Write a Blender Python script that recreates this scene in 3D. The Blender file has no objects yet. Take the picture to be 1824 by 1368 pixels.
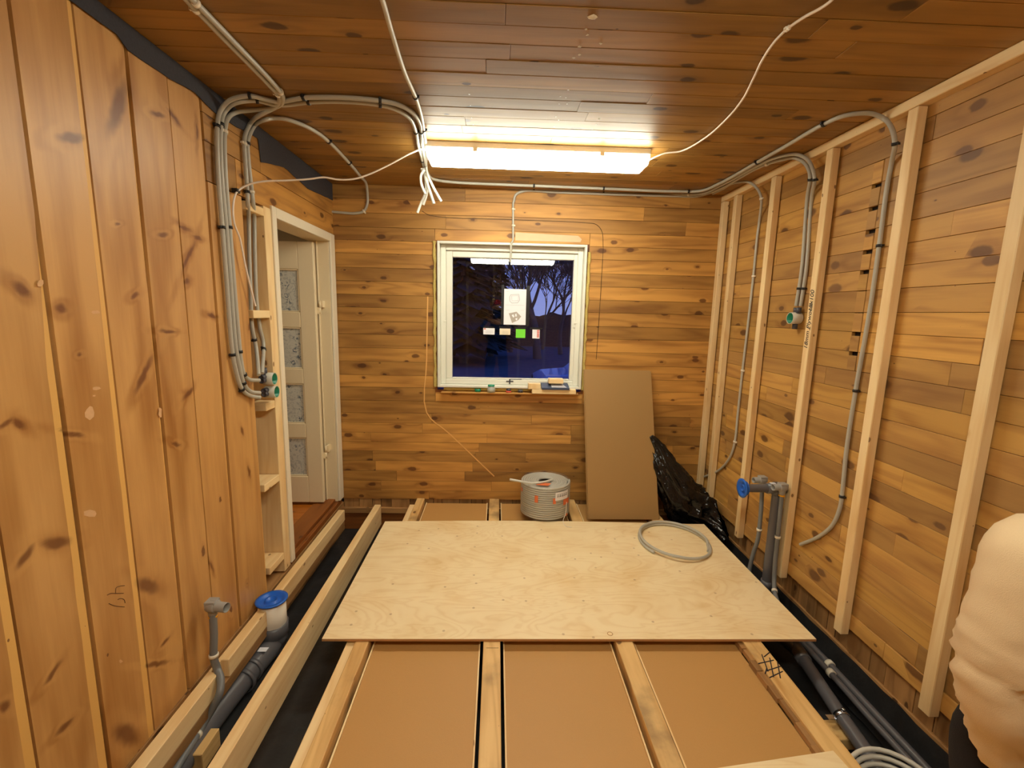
import bpy, bmesh, math, random
from mathutils import Vector, Matrix, Euler, noise
R = random.Random(7)
SC = bpy.context.scene
COL = SC.collection

# ------------------------------------------------------------------ camera, world, exposure
FPX = 809.0
PITCH, YAW, ROLL = .15485734, .03544543, .02276437
CAMZ = 1.56
FWD = Vector((math.sin(YAW)*math.cos(PITCH), math.cos(YAW)*math.cos(PITCH), -math.sin(PITCH)))
_r = Vector((math.cos(YAW), -math.sin(YAW), 0)); _u = _r.cross(FWD)
RGT = _r*math.cos(ROLL)+_u*math.sin(ROLL); UPV = -_r*math.sin(ROLL)+_u*math.cos(ROLL)
cam = bpy.data.objects.new('camera', bpy.data.cameras.new('camera')); COL.objects.link(cam)
cam.matrix_world = Matrix(((RGT.x, UPV.x, -FWD.x, 0), (RGT.y, UPV.y, -FWD.y, 0), (RGT.z, UPV.z, -FWD.z, CAMZ), (0, 0, 0, 1)))
cam.data.sensor_fit = 'HORIZONTAL'; cam.data.sensor_width = 36; cam.data.lens = FPX*36/1824
cam.data.clip_start = .02
SC.camera = cam
SC.view_settings.view_transform = 'Standard'; SC.view_settings.look = 'None'
SC.view_settings.exposure = 0.0; SC.view_settings.gamma = 1; SC.view_settings.use_curve_mapping = False
LAMP_POWER = 33.0
LAMP_COLOR = (1.0, .985, .80)

W = bpy.data.worlds.new('dusk_sky'); SC.world = W; W.use_nodes = True
nt = W.node_tree; nt.nodes.clear()
tc = nt.nodes.new('ShaderNodeTexCoord'); sp = nt.nodes.new('ShaderNodeSeparateXYZ'); cr = nt.nodes.new('ShaderNodeValToRGB')
bg = nt.nodes.new('ShaderNodeBackground'); wo = nt.nodes.new('ShaderNodeOutputWorld')
nt.links.new(tc.outputs['Generated'], sp.inputs[0]); nt.links.new(sp.outputs['Z'], cr.inputs[0])
nt.links.new(cr.outputs[0], bg.inputs[0]); nt.links.new(bg.outputs[0], wo.inputs[0])
cr.color_ramp.elements[0].position = 0.0; cr.color_ramp.elements[0].color = (.20, .24, .52, 1)
cr.color_ramp.elements[1].position = .35; cr.color_ramp.elements[1].color = (.035, .10, .62, 1)
bg.inputs['Strength'].default_value = 1.5

def P(px, py, ax, v):
    """point where the line of sight through a pixel meets the plane axis=v"""
    d = FWD + RGT*((px-912)/FPX) + UPV*((684-py)/FPX); o = Vector((0, 0, CAMZ)); i = 'xyz'.index(ax)
    return o + d*((v-o[i])/d[i])

# room constants
XL, XR, XS, YB, ZC, ZP = -1.28, 1.795, 1.745, 3.70, 2.505, -.29

# ------------------------------------------------------------------ materials
def srgb(r, g, b):
    f = lambda c: (c/255/12.92) if c/255 <= .04045 else ((c/255+.055)/1.055)**2.4
    return (f(r), f(g), f(b), 1)

class NT:
    def __init__(s, name):
        s.m = bpy.data.materials.new(name); s.m.use_nodes = True; s.t = s.m.node_tree
        s.b = s.t.nodes['Principled BSDF']
    def n(s, typ, **kw):
        o = s.t.nodes.new(typ)
        for k, v in kw.items(): setattr(o, k, v)
        return o
    def l(s, a, b): s.t.links.new(a, b)
    def math(s, op, a, b=None, c=None, clamp=False):
        o = s.n('ShaderNodeMath', operation=op); o.use_clamp = clamp
        for i, v in enumerate((a, b, c)):
            if v is None: continue
            if isinstance(v, (int, float)): o.inputs[i].default_value = v
            else: s.l(v, o.inputs[i])
        return o.outputs[0]
    def mix(s, f, a, b, mode='MIX'):
        o = s.n('ShaderNodeMix', data_type='RGBA', blend_type=mode)
        if isinstance(f, (int, float)): o.inputs[0].default_value = f
        else: s.l(f, o.inputs[0])
        for i, v in ((6, a), (7, b)):
            if isinstance(v, tuple): o.inputs[i].default_value = v
            else: s.l(v, o.inputs[i])
        return o.outputs[2]
    def smooth(s, v, a, b):
        o = s.n('ShaderNodeMapRange', interpolation_type='SMOOTHSTEP')
        s.l(v, o.inputs[0]); o.inputs[1].default_value = a; o.inputs[2].default_value = b
        return o.outputs[0]

def plain(name, col, rough=.5, metal=0, bump=0, bscale=80, var=0, spec=.5, coat=0, trans=0, alpha=1):
    t = NT(name); b = t.b
    b.inputs['Roughness'].default_value = rough; b.inputs['Metallic'].default_value = metal
    b.inputs['Specular IOR Level'].default_value = spec
    b.inputs['Coat Weight'].default_value = coat
    b.inputs['Transmission Weight'].default_value = trans
    b.inputs['Alpha'].default_value = alpha
    tc = t.n('ShaderNodeTexCoord')
    nz = t.n('ShaderNodeTexNoise'); nz.inputs['Scale'].default_value = bscale; nz.inputs['Detail'].default_value = 4
    t.l(tc.outputs['Object'], nz.inputs['Vector'])
    if var:
        dk = tuple(c*(1-var) for c in col[:3])+(1,)
        t.l(t.mix(nz.outputs[0], dk, tuple(min(1, c*(1+var)) for c in col[:3])+(1,)), b.inputs['Base Color'])
    else: b.inputs['Base Color'].default_value = col
    if bump:
        bp = t.n('ShaderNodeBump'); bp.inputs['Strength'].default_value = bump; bp.inputs['Distance'].default_value = .004 if bscale > 20 else .012
        t.l(nz.outputs[0], bp.inputs['Height']); t.l(bp.outputs[0], b.inputs['Normal'])
    return t.m

def wood(name, light, dark, knot, knots=5.0, kr=.16, ringf=46, ring=.35, gs=1.0, rough=.55, tonelo=.72, tonehi=1.12,
         sap=None, spots=None, dirt=0, kcut=.45, vstretch=2.4, hue=.0):
    """Boards: UV u runs along the grain in metres, v across it; 'tone' holds one value per board."""
    t = NT(name)
    uv = t.n('ShaderNodeUVMap'); sx = t.n('ShaderNodeSeparateXYZ'); t.l(uv.outputs[0], sx.inputs[0])
    u, v = sx.outputs[0], sx.outputs[1]
    at = t.n('ShaderNodeAttribute', attribute_name='tone'); sa = t.n('ShaderNodeSeparateColor'); t.l(at.outputs['Color'], sa.inputs[0])
    # knots
    def comb(a, b, c=0.0):
        o = t.n('ShaderNodeCombineXYZ'); t.l(a, o.inputs[0]); t.l(b, o.inputs[1]); return o.outputs[0]
    kv = comb(t.math('MULTIPLY', u, knots*.62), t.math('MULTIPLY', v, knots*1.15))
    jn = t.n('ShaderNodeTexNoise', noise_dimensions='2D'); jn.inputs['Scale'].default_value = 22; t.l(uv.outputs[0], jn.inputs['Vector'])
    vo = t.n('ShaderNodeTexVoronoi', voronoi_dimensions='2D'); vo.inputs['Scale'].default_value = 1.0; t.l(kv, vo.inputs['Vector'])
    sv = t.n('ShaderNodeSeparateColor'); t.l(vo.outputs['Color'], sv.inputs[0])
    dist = t.math('ADD', vo.outputs['Distance'], t.math('MULTIPLY', t.math('SUBTRACT', jn.outputs[0], .5), .09))
    rad = t.math('MULTIPLY', t.math('SUBTRACT', sv.outputs[0], kcut, None, True), kr/(1-kcut))
    kd = t.math('DIVIDE', dist, t.math('ADD', rad, .0001))
    kmask = t.math('SUBTRACT', 1.0, t.smooth(kd, .75, 1.25))
    halo = t.math('MULTIPLY', t.math('SUBTRACT', 1.0, t.smooth(kd, .8, 3.2)), .5)
    if spots:
        cur = t.math('MULTIPLY', sa.outputs[2], 4.0)
        sm = t.math('SUBTRACT', 1.0, t.smooth(cur, .45, 1.5)); sh = t.math('MULTIPLY', t.math('SUBTRACT', 1.0, t.smooth(cur, .9, 3.6)), .5)
        kmask = t.math('MAXIMUM', kmask, sm); halo = t.math('MAXIMUM', halo, sh)
    # growth figure
    gv = comb(t.math('MULTIPLY', u, .55*gs), t.math('MULTIPLY', v, 5.5*gs))
    n1 = t.n('ShaderNodeTexNoise', noise_dimensions='2D'); n1.inputs['Scale'].default_value = 1; n1.inputs['Detail'].default_value = 2; n1.inputs['Distortion'].default_value = .25
    t.l(gv, n1.inputs['Vector'])
    ph = t.math('ADD', t.math('MULTIPLY', n1.outputs[0], ringf), t.math('MULTIPLY', halo, 5))
    rg = t.math('MULTIPLY_ADD', t.math('SINE', ph), .5, .5)
    rg = t.math('POWER', rg, 2.0)
    fv = comb(t.math('MULTIPLY', u, 5*gs), t.math('MULTIPLY', v, 130*gs))
    n2 = t.n('ShaderNodeTexNoise', noise_dimensions='2D'); n2.inputs['Scale'].default_value = 1; n2.inputs['Detail'].default_value = 3; t.l(fv, n2.inputs['Vector'])
    n3 = t.n('ShaderNodeTexNoise', noise_dimensions='2D'); n3.inputs['Scale'].default_value = 1.0; n3.inputs['Detail'].default_value = 3
    bv = comb(t.math('MULTIPLY', u, 1.6), t.math('MULTIPLY', v, 9)); t.l(bv, n3.inputs['Vector'])
    f = t.math('ADD', t.math('MULTIPLY', rg, ring), t.math('MULTIPLY', n2.outputs[0], .28))
    f = t.math('ADD', f, t.math('MULTIPLY', t.math('SUBTRACT', n3.outputs[0], .5), 1.3))
    f = t.math('ADD', f, t.math('MULTIPLY', halo, .45), None, True)
    col = t.mix(f, light, dark)
    if sap: col = t.mix(sa.outputs[1], col, sap)
    col = t.mix(t.math('MULTIPLY', kmask, .82), col, knot)
    tone = t.n('ShaderNodeMapRange'); t.l(sa.outputs[0], tone.inputs[0]); tone.inputs[3].default_value = tonelo; tone.inputs[4].default_value = tonehi
    vm = t.n('ShaderNodeVectorMath', operation='SCALE'); t.l(col, vm.inputs[0]); t.l(tone.outputs[0], vm.inputs['Scale'])
    col = vm.outputs[0]
    if hue:
        col = t.mix(t.math('MULTIPLY', sa.outputs[2], hue), col, srgb(150, 112, 78))
    if dirt:
        dn2 = t.n('ShaderNodeTexNoise', noise_dimensions='2D'); dn2.inputs['Scale'].default_value = 3.1; dn2.inputs['Detail'].default_value = 6
        t.l(uv.outputs[0], dn2.inputs['Vector'])
        col = t.mix(t.math('MULTIPLY', t.smooth(dn2.outputs[0], .5, .75), dirt), col, srgb(120, 92, 62))
    t.l(col, t.b.inputs['Base Color'])
    t.b.inputs['Roughness'].default_value = rough
    bp = t.n('ShaderNodeBump'); bp.inputs['Strength'].default_value = .25; bp.inputs['Distance'].default_value = .002
    t.l(f, bp.inputs['Height']); t.l(bp.outputs[0], t.b.inputs['Normal'])
    return t.m

KN = srgb(92, 50, 18)
left_knots_px = [(103,248,148,246,.016),(196,234,228,152,.030),(268,200,294,208,.010),(24,505,56,532,.016),(98,553,118,553,.016),
 (236,530,250,522,.012),(243,698,273,637,.016),(325,488,348,430,.012),(284,590,314,591,.009),(106,768,150,776,.011),(2,762,22,742,.010),(24,742,50,765,.012),
 (304,786,322,790,.010),(326,712,345,690,.014),(78,968,126,965,.018),(34,1010,62,975,.012),(246,1036,284,1048,.026),(205,1300,245,1318,.030),
 (105,1308,135,1280,.012),(80,1220,108,1180,.012),(136,632,146,628,.008),(255,1185,300,1180,.010),(290,1150,305,1130,.010),(330,505,340,500,.014),(372,560,388,565,.012),
 (300,195,325,225,.010),(352,220,352,250,.008),(318,400,340,410,.010),(345,420,360,425,.010),(282,418,300,418,.010),(375,1000,382,1020,.008),(206,397,218,398,.006),(0,1270,12,1255,.02),(385,400,392,408,.01),(430,760,434,775,.012),(442,830,446,850,.012)]
spots = []
for (a, b, c, d, w) in left_knots_px:
    p, q = P(a, b, 'x', XL), P(c, d, 'x', XL); m_ = (p+q)/2; dl = q-p
    spots.append(((m_.x, m_.y, m_.z), math.atan2(dl.z, dl.y), max(dl.length/2, .008), w*.8))

M = {}
M['plank_left'] = wood('pine_wide_boards', srgb(217,165,99), srgb(170,114,55), srgb(112,62,30), knots=2.6, kr=.05, ringf=24, ring=.42, gs=.75, sap=srgb(238,186,104), spots=spots, tonelo=.88, tonehi=1.06, rough=.42, kcut=.6)
M['plank_back'] = wood('pine_wall_boards', srgb(206,150,74), srgb(142,92,40), KN, knots=6.5, kr=.15, ringf=34, ring=.4, tonelo=.62, tonehi=1.12, kcut=.45)
M['plank_right'] = wood('pine_wall_boards_right', srgb(222,170,88), srgb(160,106,46), srgb(84,46,20), knots=6.0, kr=.19, ringf=34, ring=.35, tonelo=.60, tonehi=1.1, kcut=.45, hue=.4)
M['ceiling'] = wood('aged_ceiling_boards', srgb(166,122,58), srgb(120,84,34), srgb(56,30,12), knots=5.5, kr=.17, ringf=30, ring=.3, tonelo=.72, tonehi=1.15, rough=.5, kcut=.45)
M['stud'] = wood('planed_spruce', srgb(248,220,168), srgb(224,178,114), srgb(120,74,38), knots=6.5, kr=.055, ringf=40, ring=.3, tonelo=.90, tonehi=1.04, kcut=.55)
M['joist'] = wood('old_joist_wood', srgb(238,196,130), srgb(196,144,78), srgb(96,58,28), knots=5, kr=.08, ringf=46, ring=.32, tonelo=.88, tonehi=1.05, dirt=.7)
M['roughdark'] = wood('old_brown_timber', srgb(190,142,88), srgb(128,88,48), srgb(64,36,16), knots=5, kr=.1, tonelo=.6, tonehi=1.05, dirt=.4)
M['redboard'] = wood('reddish_brown_board', srgb(150,88,34), srgb(104,56,20), KN, knots=4, kr=.08, tonelo=.9, tonehi=1.05)
M['hallfloor'] = wood('varnished_floorboards', srgb(196,112,32), srgb(150,80,20), KN, knots=4, kr=.06, tonelo=.85, tonehi=1.05, rough=.3)

def plywood_mat():
    t = NT('birch_plywood'); tc = t.n('ShaderNodeTexCoord')
    mp = t.n('ShaderNodeMapping'); t.l(tc.outputs['Object'], mp.inputs[0]); mp.inputs[3].default_value = (1.0, 3.0, 1)
    n1 = t.n('ShaderNodeTexNoise'); n1.inputs['Scale'].default_value = 1.5; n1.inputs['Detail'].default_value = 3; n1.inputs['Distortion'].default_value = .9; t.l(mp.outputs[0], n1.inputs[0])
    rg = t.math('MULTIPLY_ADD', t.math('SINE', t.math('MULTIPLY', n1.outputs[0], 75)), .5, .5)
    rg = t.math('POWER', rg, 3)
    n2 = t.n('ShaderNodeTexNoise'); n2.inputs['Scale'].default_value = 3.2; n2.inputs['Detail'].default_value = 5; t.l(tc.outputs['Object'], n2.inputs[0])
    n3 = t.n('ShaderNodeTexNoise'); n3.inputs['Scale'].default_value = 60; n3.inputs['Detail'].default_value = 3; t.l(mp.outputs[0], n3.inputs[0])
    f = t.math('ADD', t.math('MULTIPLY', rg, .34), t.math('MULTIPLY', t.smooth(n2.outputs[0], .42, .75), .6))
    f = t.math('ADD', f, t.math('MULTIPLY', n3.outputs[0], .12), None, True)
    col = t.mix(f, srgb(250,228,184), srgb(232,198,142))
    vo = t.n('ShaderNodeTexVoronoi', voronoi_dimensions='2D'); vo.inputs['Scale'].default_value = 6.5; t.l(tc.outputs['Object'], vo.inputs['Vector'])
    k = t.math('SUBTRACT', 1.0, t.smooth(vo.outputs['Distance'], .03, .06)); sv = t.n('ShaderNodeSeparateColor'); t.l(vo.outputs['Color'], sv.inputs[0])
    k = t.math('MULTIPLY', k, t.smooth(sv.outputs[0], .5, .65))
    col = t.mix(t.math('MULTIPLY', k, .45), col, srgb(150,100,60))
    t.l(col, t.b.inputs['Base Color']); t.b.inputs['Roughness'].default_value = .5
    return t.m
M['plywood'] = plywood_mat()
M['plyedge'] = plain('plywood_edge', srgb(190,140,90), .7, var=.15, bscale=200)
M['fibre'] = plain('brown_fibreboard', srgb(194,146,84), .55, bump=.15, bscale=350, var=.05)
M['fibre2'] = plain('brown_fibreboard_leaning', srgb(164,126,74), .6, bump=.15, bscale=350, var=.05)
M['white'] = plain('cream_white_paint', srgb(238,228,205), .4, bump=.05, bscale=60, var=.02)
M['frame'] = plain('window_frame_paint', srgb(228,226,214), .35, bump=.05, bscale=60, var=.02)
M['cream'] = plain('cream_door_paint', srgb(236,218,182), .45, bump=.05, bscale=60, var=.02)
M['hallwall'] = plain('pale_hall_wall', srgb(232,214,180), .8, var=.02, bscale=8)
M['conduit'] = plain('grey_conduit_plastic', srgb(184,180,168), .38)
M['conduitw'] = plain('pale_conduit_plastic', srgb(208,206,196), .38)
M['cable'] = plain('white_cable_sheath', srgb(242,228,214), .4)
M['clipb'] = plain('black_clip_plastic', srgb(26,24,26), .4)
M['clipw'] = plain('white_clip_plastic', srgb(236,226,206), .4)
M['tar'] = plain('tar_paper', srgb(58,58,66), .85, bump=.4, bscale=90, var=.25)
M['membrane'] = plain('black_membrane', srgb(38,37,38), .5, bump=.7, bscale=9, var=.75)
M['bag'] = plain('black_polythene', srgb(16,15,16), .16, bump=.9, bscale=16)
M['pipe'] = plain('dark_grey_drain_plastic', srgb(96,94,98), .35)
M['pipe2'] = plain('mid_grey_pipe_plastic', srgb(120,122,124), .35)
M['fitting'] = plain('light_grey_fitting', srgb(158,154,148), .4)
M['whitepipe'] = plain('white_drain_plastic', srgb(242,232,216), .35)
M['blue'] = plain('blue_cap_plastic', srgb(20,98,205), .35)
M['yellow'] = plain('yellow_ring', srgb(238,170,20), .4)
M['green'] = plain('green_box_liner', srgb(0,128,96), .4)
M['boxgrey'] = plain('pale_box_plastic', srgb(204,198,184), .45)
M['boxdark'] = plain('dark_coupler_plastic', srgb(74,72,80), .45)
M['chrome'] = plain('zinc_metal', srgb(200,205,215), .25, metal=1)
M['orange'] = plain('orange_tape', srgb(228,120,72), .45)
M['paper'] = plain('white_paper', srgb(236,234,240), .7)
M['ink'] = plain('pale_grey_ink', srgb(190,188,196), .7)
M['ink2'] = plain('taupe_ink', srgb(176,166,158), .7)
M['blackmag'] = plain('black_magnet_strip', srgb(16,12,16), .4)
M['greenpaper'] = plain('bright_green_paper', srgb(120,220,60), .7)
M['redink'] = plain('red_ink', srgb(214,90,70), .7)
M['creamcard'] = plain('cream_card', srgb(238,222,196), .7)
M['navy'] = plain('navy_card', srgb(62,72,96), .5)
M['putty'] = plain('white_putty', srgb(230,220,196), .8, bump=.5, bscale=90)
M['pencil'] = plain('pencil_mark', srgb(96,66,40), .7)
M['marker'] = plain('marker_ink', srgb(30,30,44), .6)
M['wool'] = plain('mineral_wool', srgb(206,182,104), .95, bump=1, bscale=160, var=.35)
M['beige'] = plain('beige_knit', srgb(228,200,160), .9, bump=.35, bscale=500, var=.04, spec=.15)
M['blackcloth'] = plain('black_cloth', srgb(24,18,20), .9, bump=.3, bscale=300)
M['skin'] = plain('skin', srgb(222,168,138), .5)
M['hair'] = plain('brown_hair', srgb(70,48,32), .6, bump=.8, bscale=200)
M['navycloth'] = plain('navy_overall_cloth', srgb(24,44,88), .85, bump=.3, bscale=300)
M['redcloth'] = plain('red_cap_cloth', srgb(190,40,34), .8, bump=.3, bscale=300)
M['phone'] = plain('dark_phone_shell', srgb(20,20,22), .25)
M['jar'] = plain('clear_jar_plastic', srgb(222,222,214), .2, trans=.4)
M['void'] = plain('dark_gap', srgb(40,26,14), .95)
M['bark'] = plain('tree_bark', srgb(112,92,74), .9, bump=.8, bscale=30, var=.3)
M['needles'] = plain('dark_needles', srgb(34,44,36), .9)
M['ground'] = plain('winter_ground', srgb(84,80,74), .95, var=.3, bscale=2)
M['carpaint'] = plain('pale_car_paint', srgb(150,156,170), .3, coat=.5)
M['carglass'] = plain('dark_car_glass', srgb(16,18,24), .08)
M['tyre'] = plain('tyre_rubber', srgb(20,20,20), .8)
M['hedge'] = plain('brown_hedge', srgb(96,74,60), .95, bump=1, bscale=12, var=.4)

def emis(name, col, s):
    t = NT(name); t.b.inputs['Emission Color'].default_value = col+(1,) if len(col) == 3 else col
    t.b.inputs['Emission Strength'].default_value = s; t.b.inputs['Base Color'].default_value = (.9, .9, .9, 1); return t.m
M['tube'] = emis('lit_diffuser', LAMP_COLOR, LAMP_POWER)
M['headlight'] = emis('car_headlight', (1, .85, .7), 6)
M['flash'] = emis('phone_flash', (1, .9, .75), 12)

def glass_mat():
    t = NT('double_glazing'); t.t.nodes.remove(t.b)
    out = [n for n in t.t.nodes if n.type == 'OUTPUT_MATERIAL'][0]
    tr = t.n('ShaderNodeBsdfTransparent'); tr.inputs[0].default_value = (.86, .88, .88, 1)
    gl = t.n('ShaderNodeBsdfGlossy'); gl.inputs['Roughness'].default_value = .0
    fr = t.n('ShaderNodeFresnel'); fr.inputs[0].default_value = 1.5
    f = t.math('MULTIPLY', fr.outputs[0], 1.9, None, True)
    mx = t.n('ShaderNodeMixShader'); t.l(f, mx.inputs[0]); t.l(tr.outputs[0], mx.inputs[1]); t.l(gl.outputs[0], mx.inputs[2])
    t.l(mx.outputs[0], out.inputs[0]); return t.m
M['glass'] = glass_mat()

def wallpaper_mat():   # frosted floral glass of the old door
    t = NT('floral_frosted_glass'); tc = t.n('ShaderNodeTexCoord')
    vo = t.n('ShaderNodeTexVoronoi'); vo.inputs['Scale'].default_value = 17; nz = t.n('ShaderNodeTexNoise'); nz.inputs['Scale'].default_value = 26; nz.inputs['Detail'].default_value = 4; nz.inputs['Distortion'].default_value = 2.5
    t.l(tc.outputs['Object'], vo.inputs['Vector']); t.l(tc.outputs['Object'], nz.inputs['Vector'])
    a = t.smooth(nz.outputs[0], .50, .60); b_ = t.math('SUBTRACT', 1.0, t.smooth(vo.outputs['Distance'], .25, .5))
    f = t.math('MULTIPLY', a, t.math('MULTIPLY_ADD', b_, .7, .3), None, True)
    col = t.mix(f, srgb(206,204,194), srgb(92,104,118)); t.l(col, t.b.inputs['Base Color']); t.b.inputs['Roughness'].default_value = .3
    return t.m
M['floral'] = wallpaper_mat()

# ------------------------------------------------------------------ mesh helpers
class MB:
    def __init__(s): s.v = []; s.f = []; s.uv = []; s.tn = []; s.mi = []; s.sm = []
    def face(s, pts, uvs=None, tone=(.5, 0, 0), mi=0, smooth=False):
        i = len(s.v); s.v += [tuple(p) for p in pts]; s.f.append(tuple(range(i, i+len(pts))))
        s.uv.append(uvs or [(0, 0)]*len(pts)); s.tn.append(tone); s.mi.append(mi); s.sm.append(smooth)
    def mesh(s, vs, fs, tone=(.5, 0, 0), mi=0, smooth=False, uvs=None):
        i = len(s.v); s.v += [tuple(p) for p in vs]
        for k, f in enumerate(fs):
            s.f.append(tuple(i+a for a in f)); s.uv.append(uvs[k] if uvs else [(0, 0)]*len(f)); s.tn.append(tone); s.mi.append(mi); s.sm.append(smooth)
    def hexa(s, c, grain=0, tone=None, mi=0, sap=0):
        """c: 8 corners, index bits x,y,z; grain axis 0..2"""
        if tone is None: tone = R.random()
        tn = (tone, sap, R.random()); ou, ov = R.uniform(0, 50), R.uniform(0, 50)
        c = [Vector(p) for p in c]; i = len(s.v); s.v += [tuple(p) for p in c]
        fs = [(0, 4, 6, 2), (1, 3, 7, 5), (0, 1, 5, 4), (2, 6, 7, 3), (0, 2, 3, 1), (4, 5, 7, 6)]; nax = (0, 0, 1, 1, 2, 2)
        E = [(c[1]-c[0]).length, (c[2]-c[0]).length, (c[4]-c[0]).length]
        for k, (f, na) in enumerate(zip(fs, nax)):
            ua = grain if grain != na else (grain+1) % 3
            va = 3-na-ua
            uvl = [(ou+(E[ua] if a >> ua & 1 else 0), ov+.31*na+(E[va] if a >> va & 1 else 0)) for a in f]
            s.f.append(tuple(i+a for a in f)); s.uv.append(uvl); s.tn.append(tn); s.mi.append(mi); s.sm.append(False)
    def box(s, x0, x1, y0, y1, z0, z1, grain=0, tone=None, mi=0, sap=0):
        s.hexa([(x1 if a & 1 else x0, y1 if a & 2 else y0, z1 if a & 4 else z0) for a in range(8)], grain, tone, mi, sap)
    def obox(s, o, ax, ay, az, grain=0, tone=None, mi=0):
        o, ax, ay, az = map(Vector, (o, ax, ay, az))
        s.hexa([o+(ax if a & 1 else Vector())+(ay if a & 2 else Vector())+(az if a & 4 else Vector()) for a in range(8)], grain, tone, mi)
    def tube(s, pts, r, seg=10, mi=0, cap=True, closed=False, rads=None, tone=(.5, 0, 0)):
        pts = [Vector(p) for p in pts]; n = len(pts)
        T = []
        for i in range(n):
            a = pts[(i-1) % n] if (closed or i > 0) else pts[i]; b = pts[(i+1) % n] if (closed or i < n-1) else pts[i]
            T.append((b-a).normalized())
        up = Vector((0, 0, 1)) if abs(T[0].z) < .9 else Vector((1, 0, 0))
        N = (up - T[0]*up.dot(T[0])).normalized(); vs = []
        for i in range(n):
            N = (N - T[i]*N.dot(T[i])).normalized(); B = T[i].cross(N); rr = rads[i] if rads else r
            for k in range(seg):
                a = 2*math.pi*k/seg; vs.append(pts[i]+(N*math.cos(a)+B*math.sin(a))*rr)
        fs = []
        for i in range(n if closed else n-1):
            j = (i+1) % n
            for k in range(seg):
                k2 = (k+1) % seg; fs.append((i*seg+k, i*seg+k2, j*seg+k2, j*seg+k))
        s.mesh(vs, fs, tone, mi, True)
        if cap and not closed:
            s.mesh(vs[:seg], [tuple(reversed(range(seg)))], tone, mi); s.mesh(vs[-seg:], [tuple(range(seg))], tone, mi)
    def lathe(s, o, axis, prof, seg=32, mi=0):
        """prof: list of (dist along axis, radius)"""
        o = Vector(o); ax = Vector(axis).normalized(); up = Vector((0, 0, 1)) if abs(ax.z) < .9 else Vector((1, 0, 0))
        N = (up-ax*up.dot(ax)).normalized(); B = ax.cross(N); vs = []
        for (d, r) in prof:
            for k in range(seg):
                a = 2*math.pi*k/seg; vs.append(o+ax*d+(N*math.cos(a)+B*math.sin(a))*r)
        fs = []
        for i in range(len(prof)-1):
            for k in range(seg):
                k2 = (k+1) % seg; fs.append((i*seg+k, i*seg+k2, (i+1)*seg+k2, (i+1)*seg+k))
        s.mesh(vs, fs, (.5, 0, 0), mi, True)
    def build(s, name, mats, parent=None, bevel=0, bseg=1, autosmooth=True, recalc=True, own=True):
        me = bpy.data.meshes.new(name); 
        org = Vector((0, 0, 0))
        if parent is not None: org = parent.matrix_world.translation.copy() if parent.type != 'EMPTY' else parent.location.copy()
        if parent is not None and parent.get('_org') is not None: org = Vector(parent['_org'])
        elif own:
            xs = [p[0] for p in s.v]; ys = [p[1] for p in s.v]; zs = [p[2] for p in s.v]
            org = Vector(((min(xs)+max(xs))/2, (min(ys)+max(ys))/2, min(zs)))
        me.from_pydata([tuple(Vector(p)-org) for p in s.v], [], s.f)
        me.uv_layers.new(name='UVMap'); me.color_attributes.new('tone', 'FLOAT_COLOR', 'CORNER')
        fu, fc = [], []
        for k, f in enumerate(s.f):
            for j in range(len(f)):
                fu.extend(s.uv[k][j]); tk = s.tn[k]; fc.extend(tk[j] if isinstance(tk, list) else tk); fc.append(1.0)
        me.uv_layers['UVMap'].data.foreach_set('uv', fu); me.color_attributes['tone'].data.foreach_set('color', fc)
        if not isinstance(mats, (list, tuple)): mats = [mats]
        for m in mats: me.materials.append(m)
        me.polygons.foreach_set('material_index', s.mi); me.polygons.foreach_set('use_smooth', s.sm)
        if recalc:
            bm = bmesh.new(); bm.from_mesh(me); bmesh.ops.recalc_face_normals(bm, faces=bm.faces); bm.to_mesh(me); bm.free()
        me.update()
        o = bpy.data.objects.new(name, me); COL.objects.link(o)
        if parent is not None: o.parent = parent
        else: o.location = org
        o['_org'] = tuple(org)
        if bevel:
            b = o.modifiers.new('bevel', 'BEVEL'); b.width = bevel; b.segments = bseg; b.limit_method = 'ANGLE'; b.angle_limit = math.radians(50); b.harden_normals = False
        return o

def thing(name, loc, label, cat, group=None):
    o = bpy.data.objects.new(name, None); COL.objects.link(o); o.location = loc; o.empty_display_size = .05
    o['_org'] = tuple(loc); return tag(o, label, cat, group)
def tag(o, label=None, cat=None, group=None, kind=None):
    if label: o['label'] = label
    if cat: o['category'] = cat
    if group: o['group'] = group
    if kind: o['kind'] = kind
    return o
def struct(o): o['kind'] = 'structure'; return o

def smooth_path(pts, n=8):
    """centripetal-like Catmull-Rom through the points"""
    pts = [Vector(p) for p in pts]
    out = []
    e = [pts[0]*2-pts[1]]+pts+[pts[-1]*2-pts[-2]]
    for i in range(1, len(e)-2):
        p0, p1, p2, p3 = e[i-1], e[i], e[i+1], e[i+2]
        t = [0]
        for a, b in ((p0, p1), (p1, p2), (p2, p3)): t.append(t[-1]+max((b-a).length, 1e-5)**.5)
        for k in range(n):
            x = t[1]+(t[2]-t[1])*k/n
            A1 = p0*((t[1]-x)/(t[1]-t[0]))+p1*((x-t[0])/(t[1]-t[0])); A2 = p1*((t[2]-x)/(t[2]-t[1]))+p2*((x-t[1])/(t[2]-t[1])); A3 = p2*((t[3]-x)/(t[3]-t[2]))+p3*((x-t[2])/(t[3]-t[2]))
            B1 = A1*((t[2]-x)/(t[2]-t[0]))+A2*((x-t[0])/(t[2]-t[0])); B2 = A2*((t[3]-x)/(t[3]-t[1]))+A3*((x-t[1])/(t[3]-t[1]))
            out.append(B1*((t[2]-x)/(t[2]-t[1]))+B2*((x-t[1])/(t[2]-t[1])))
    out.append(pts[-1]); return out

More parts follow.
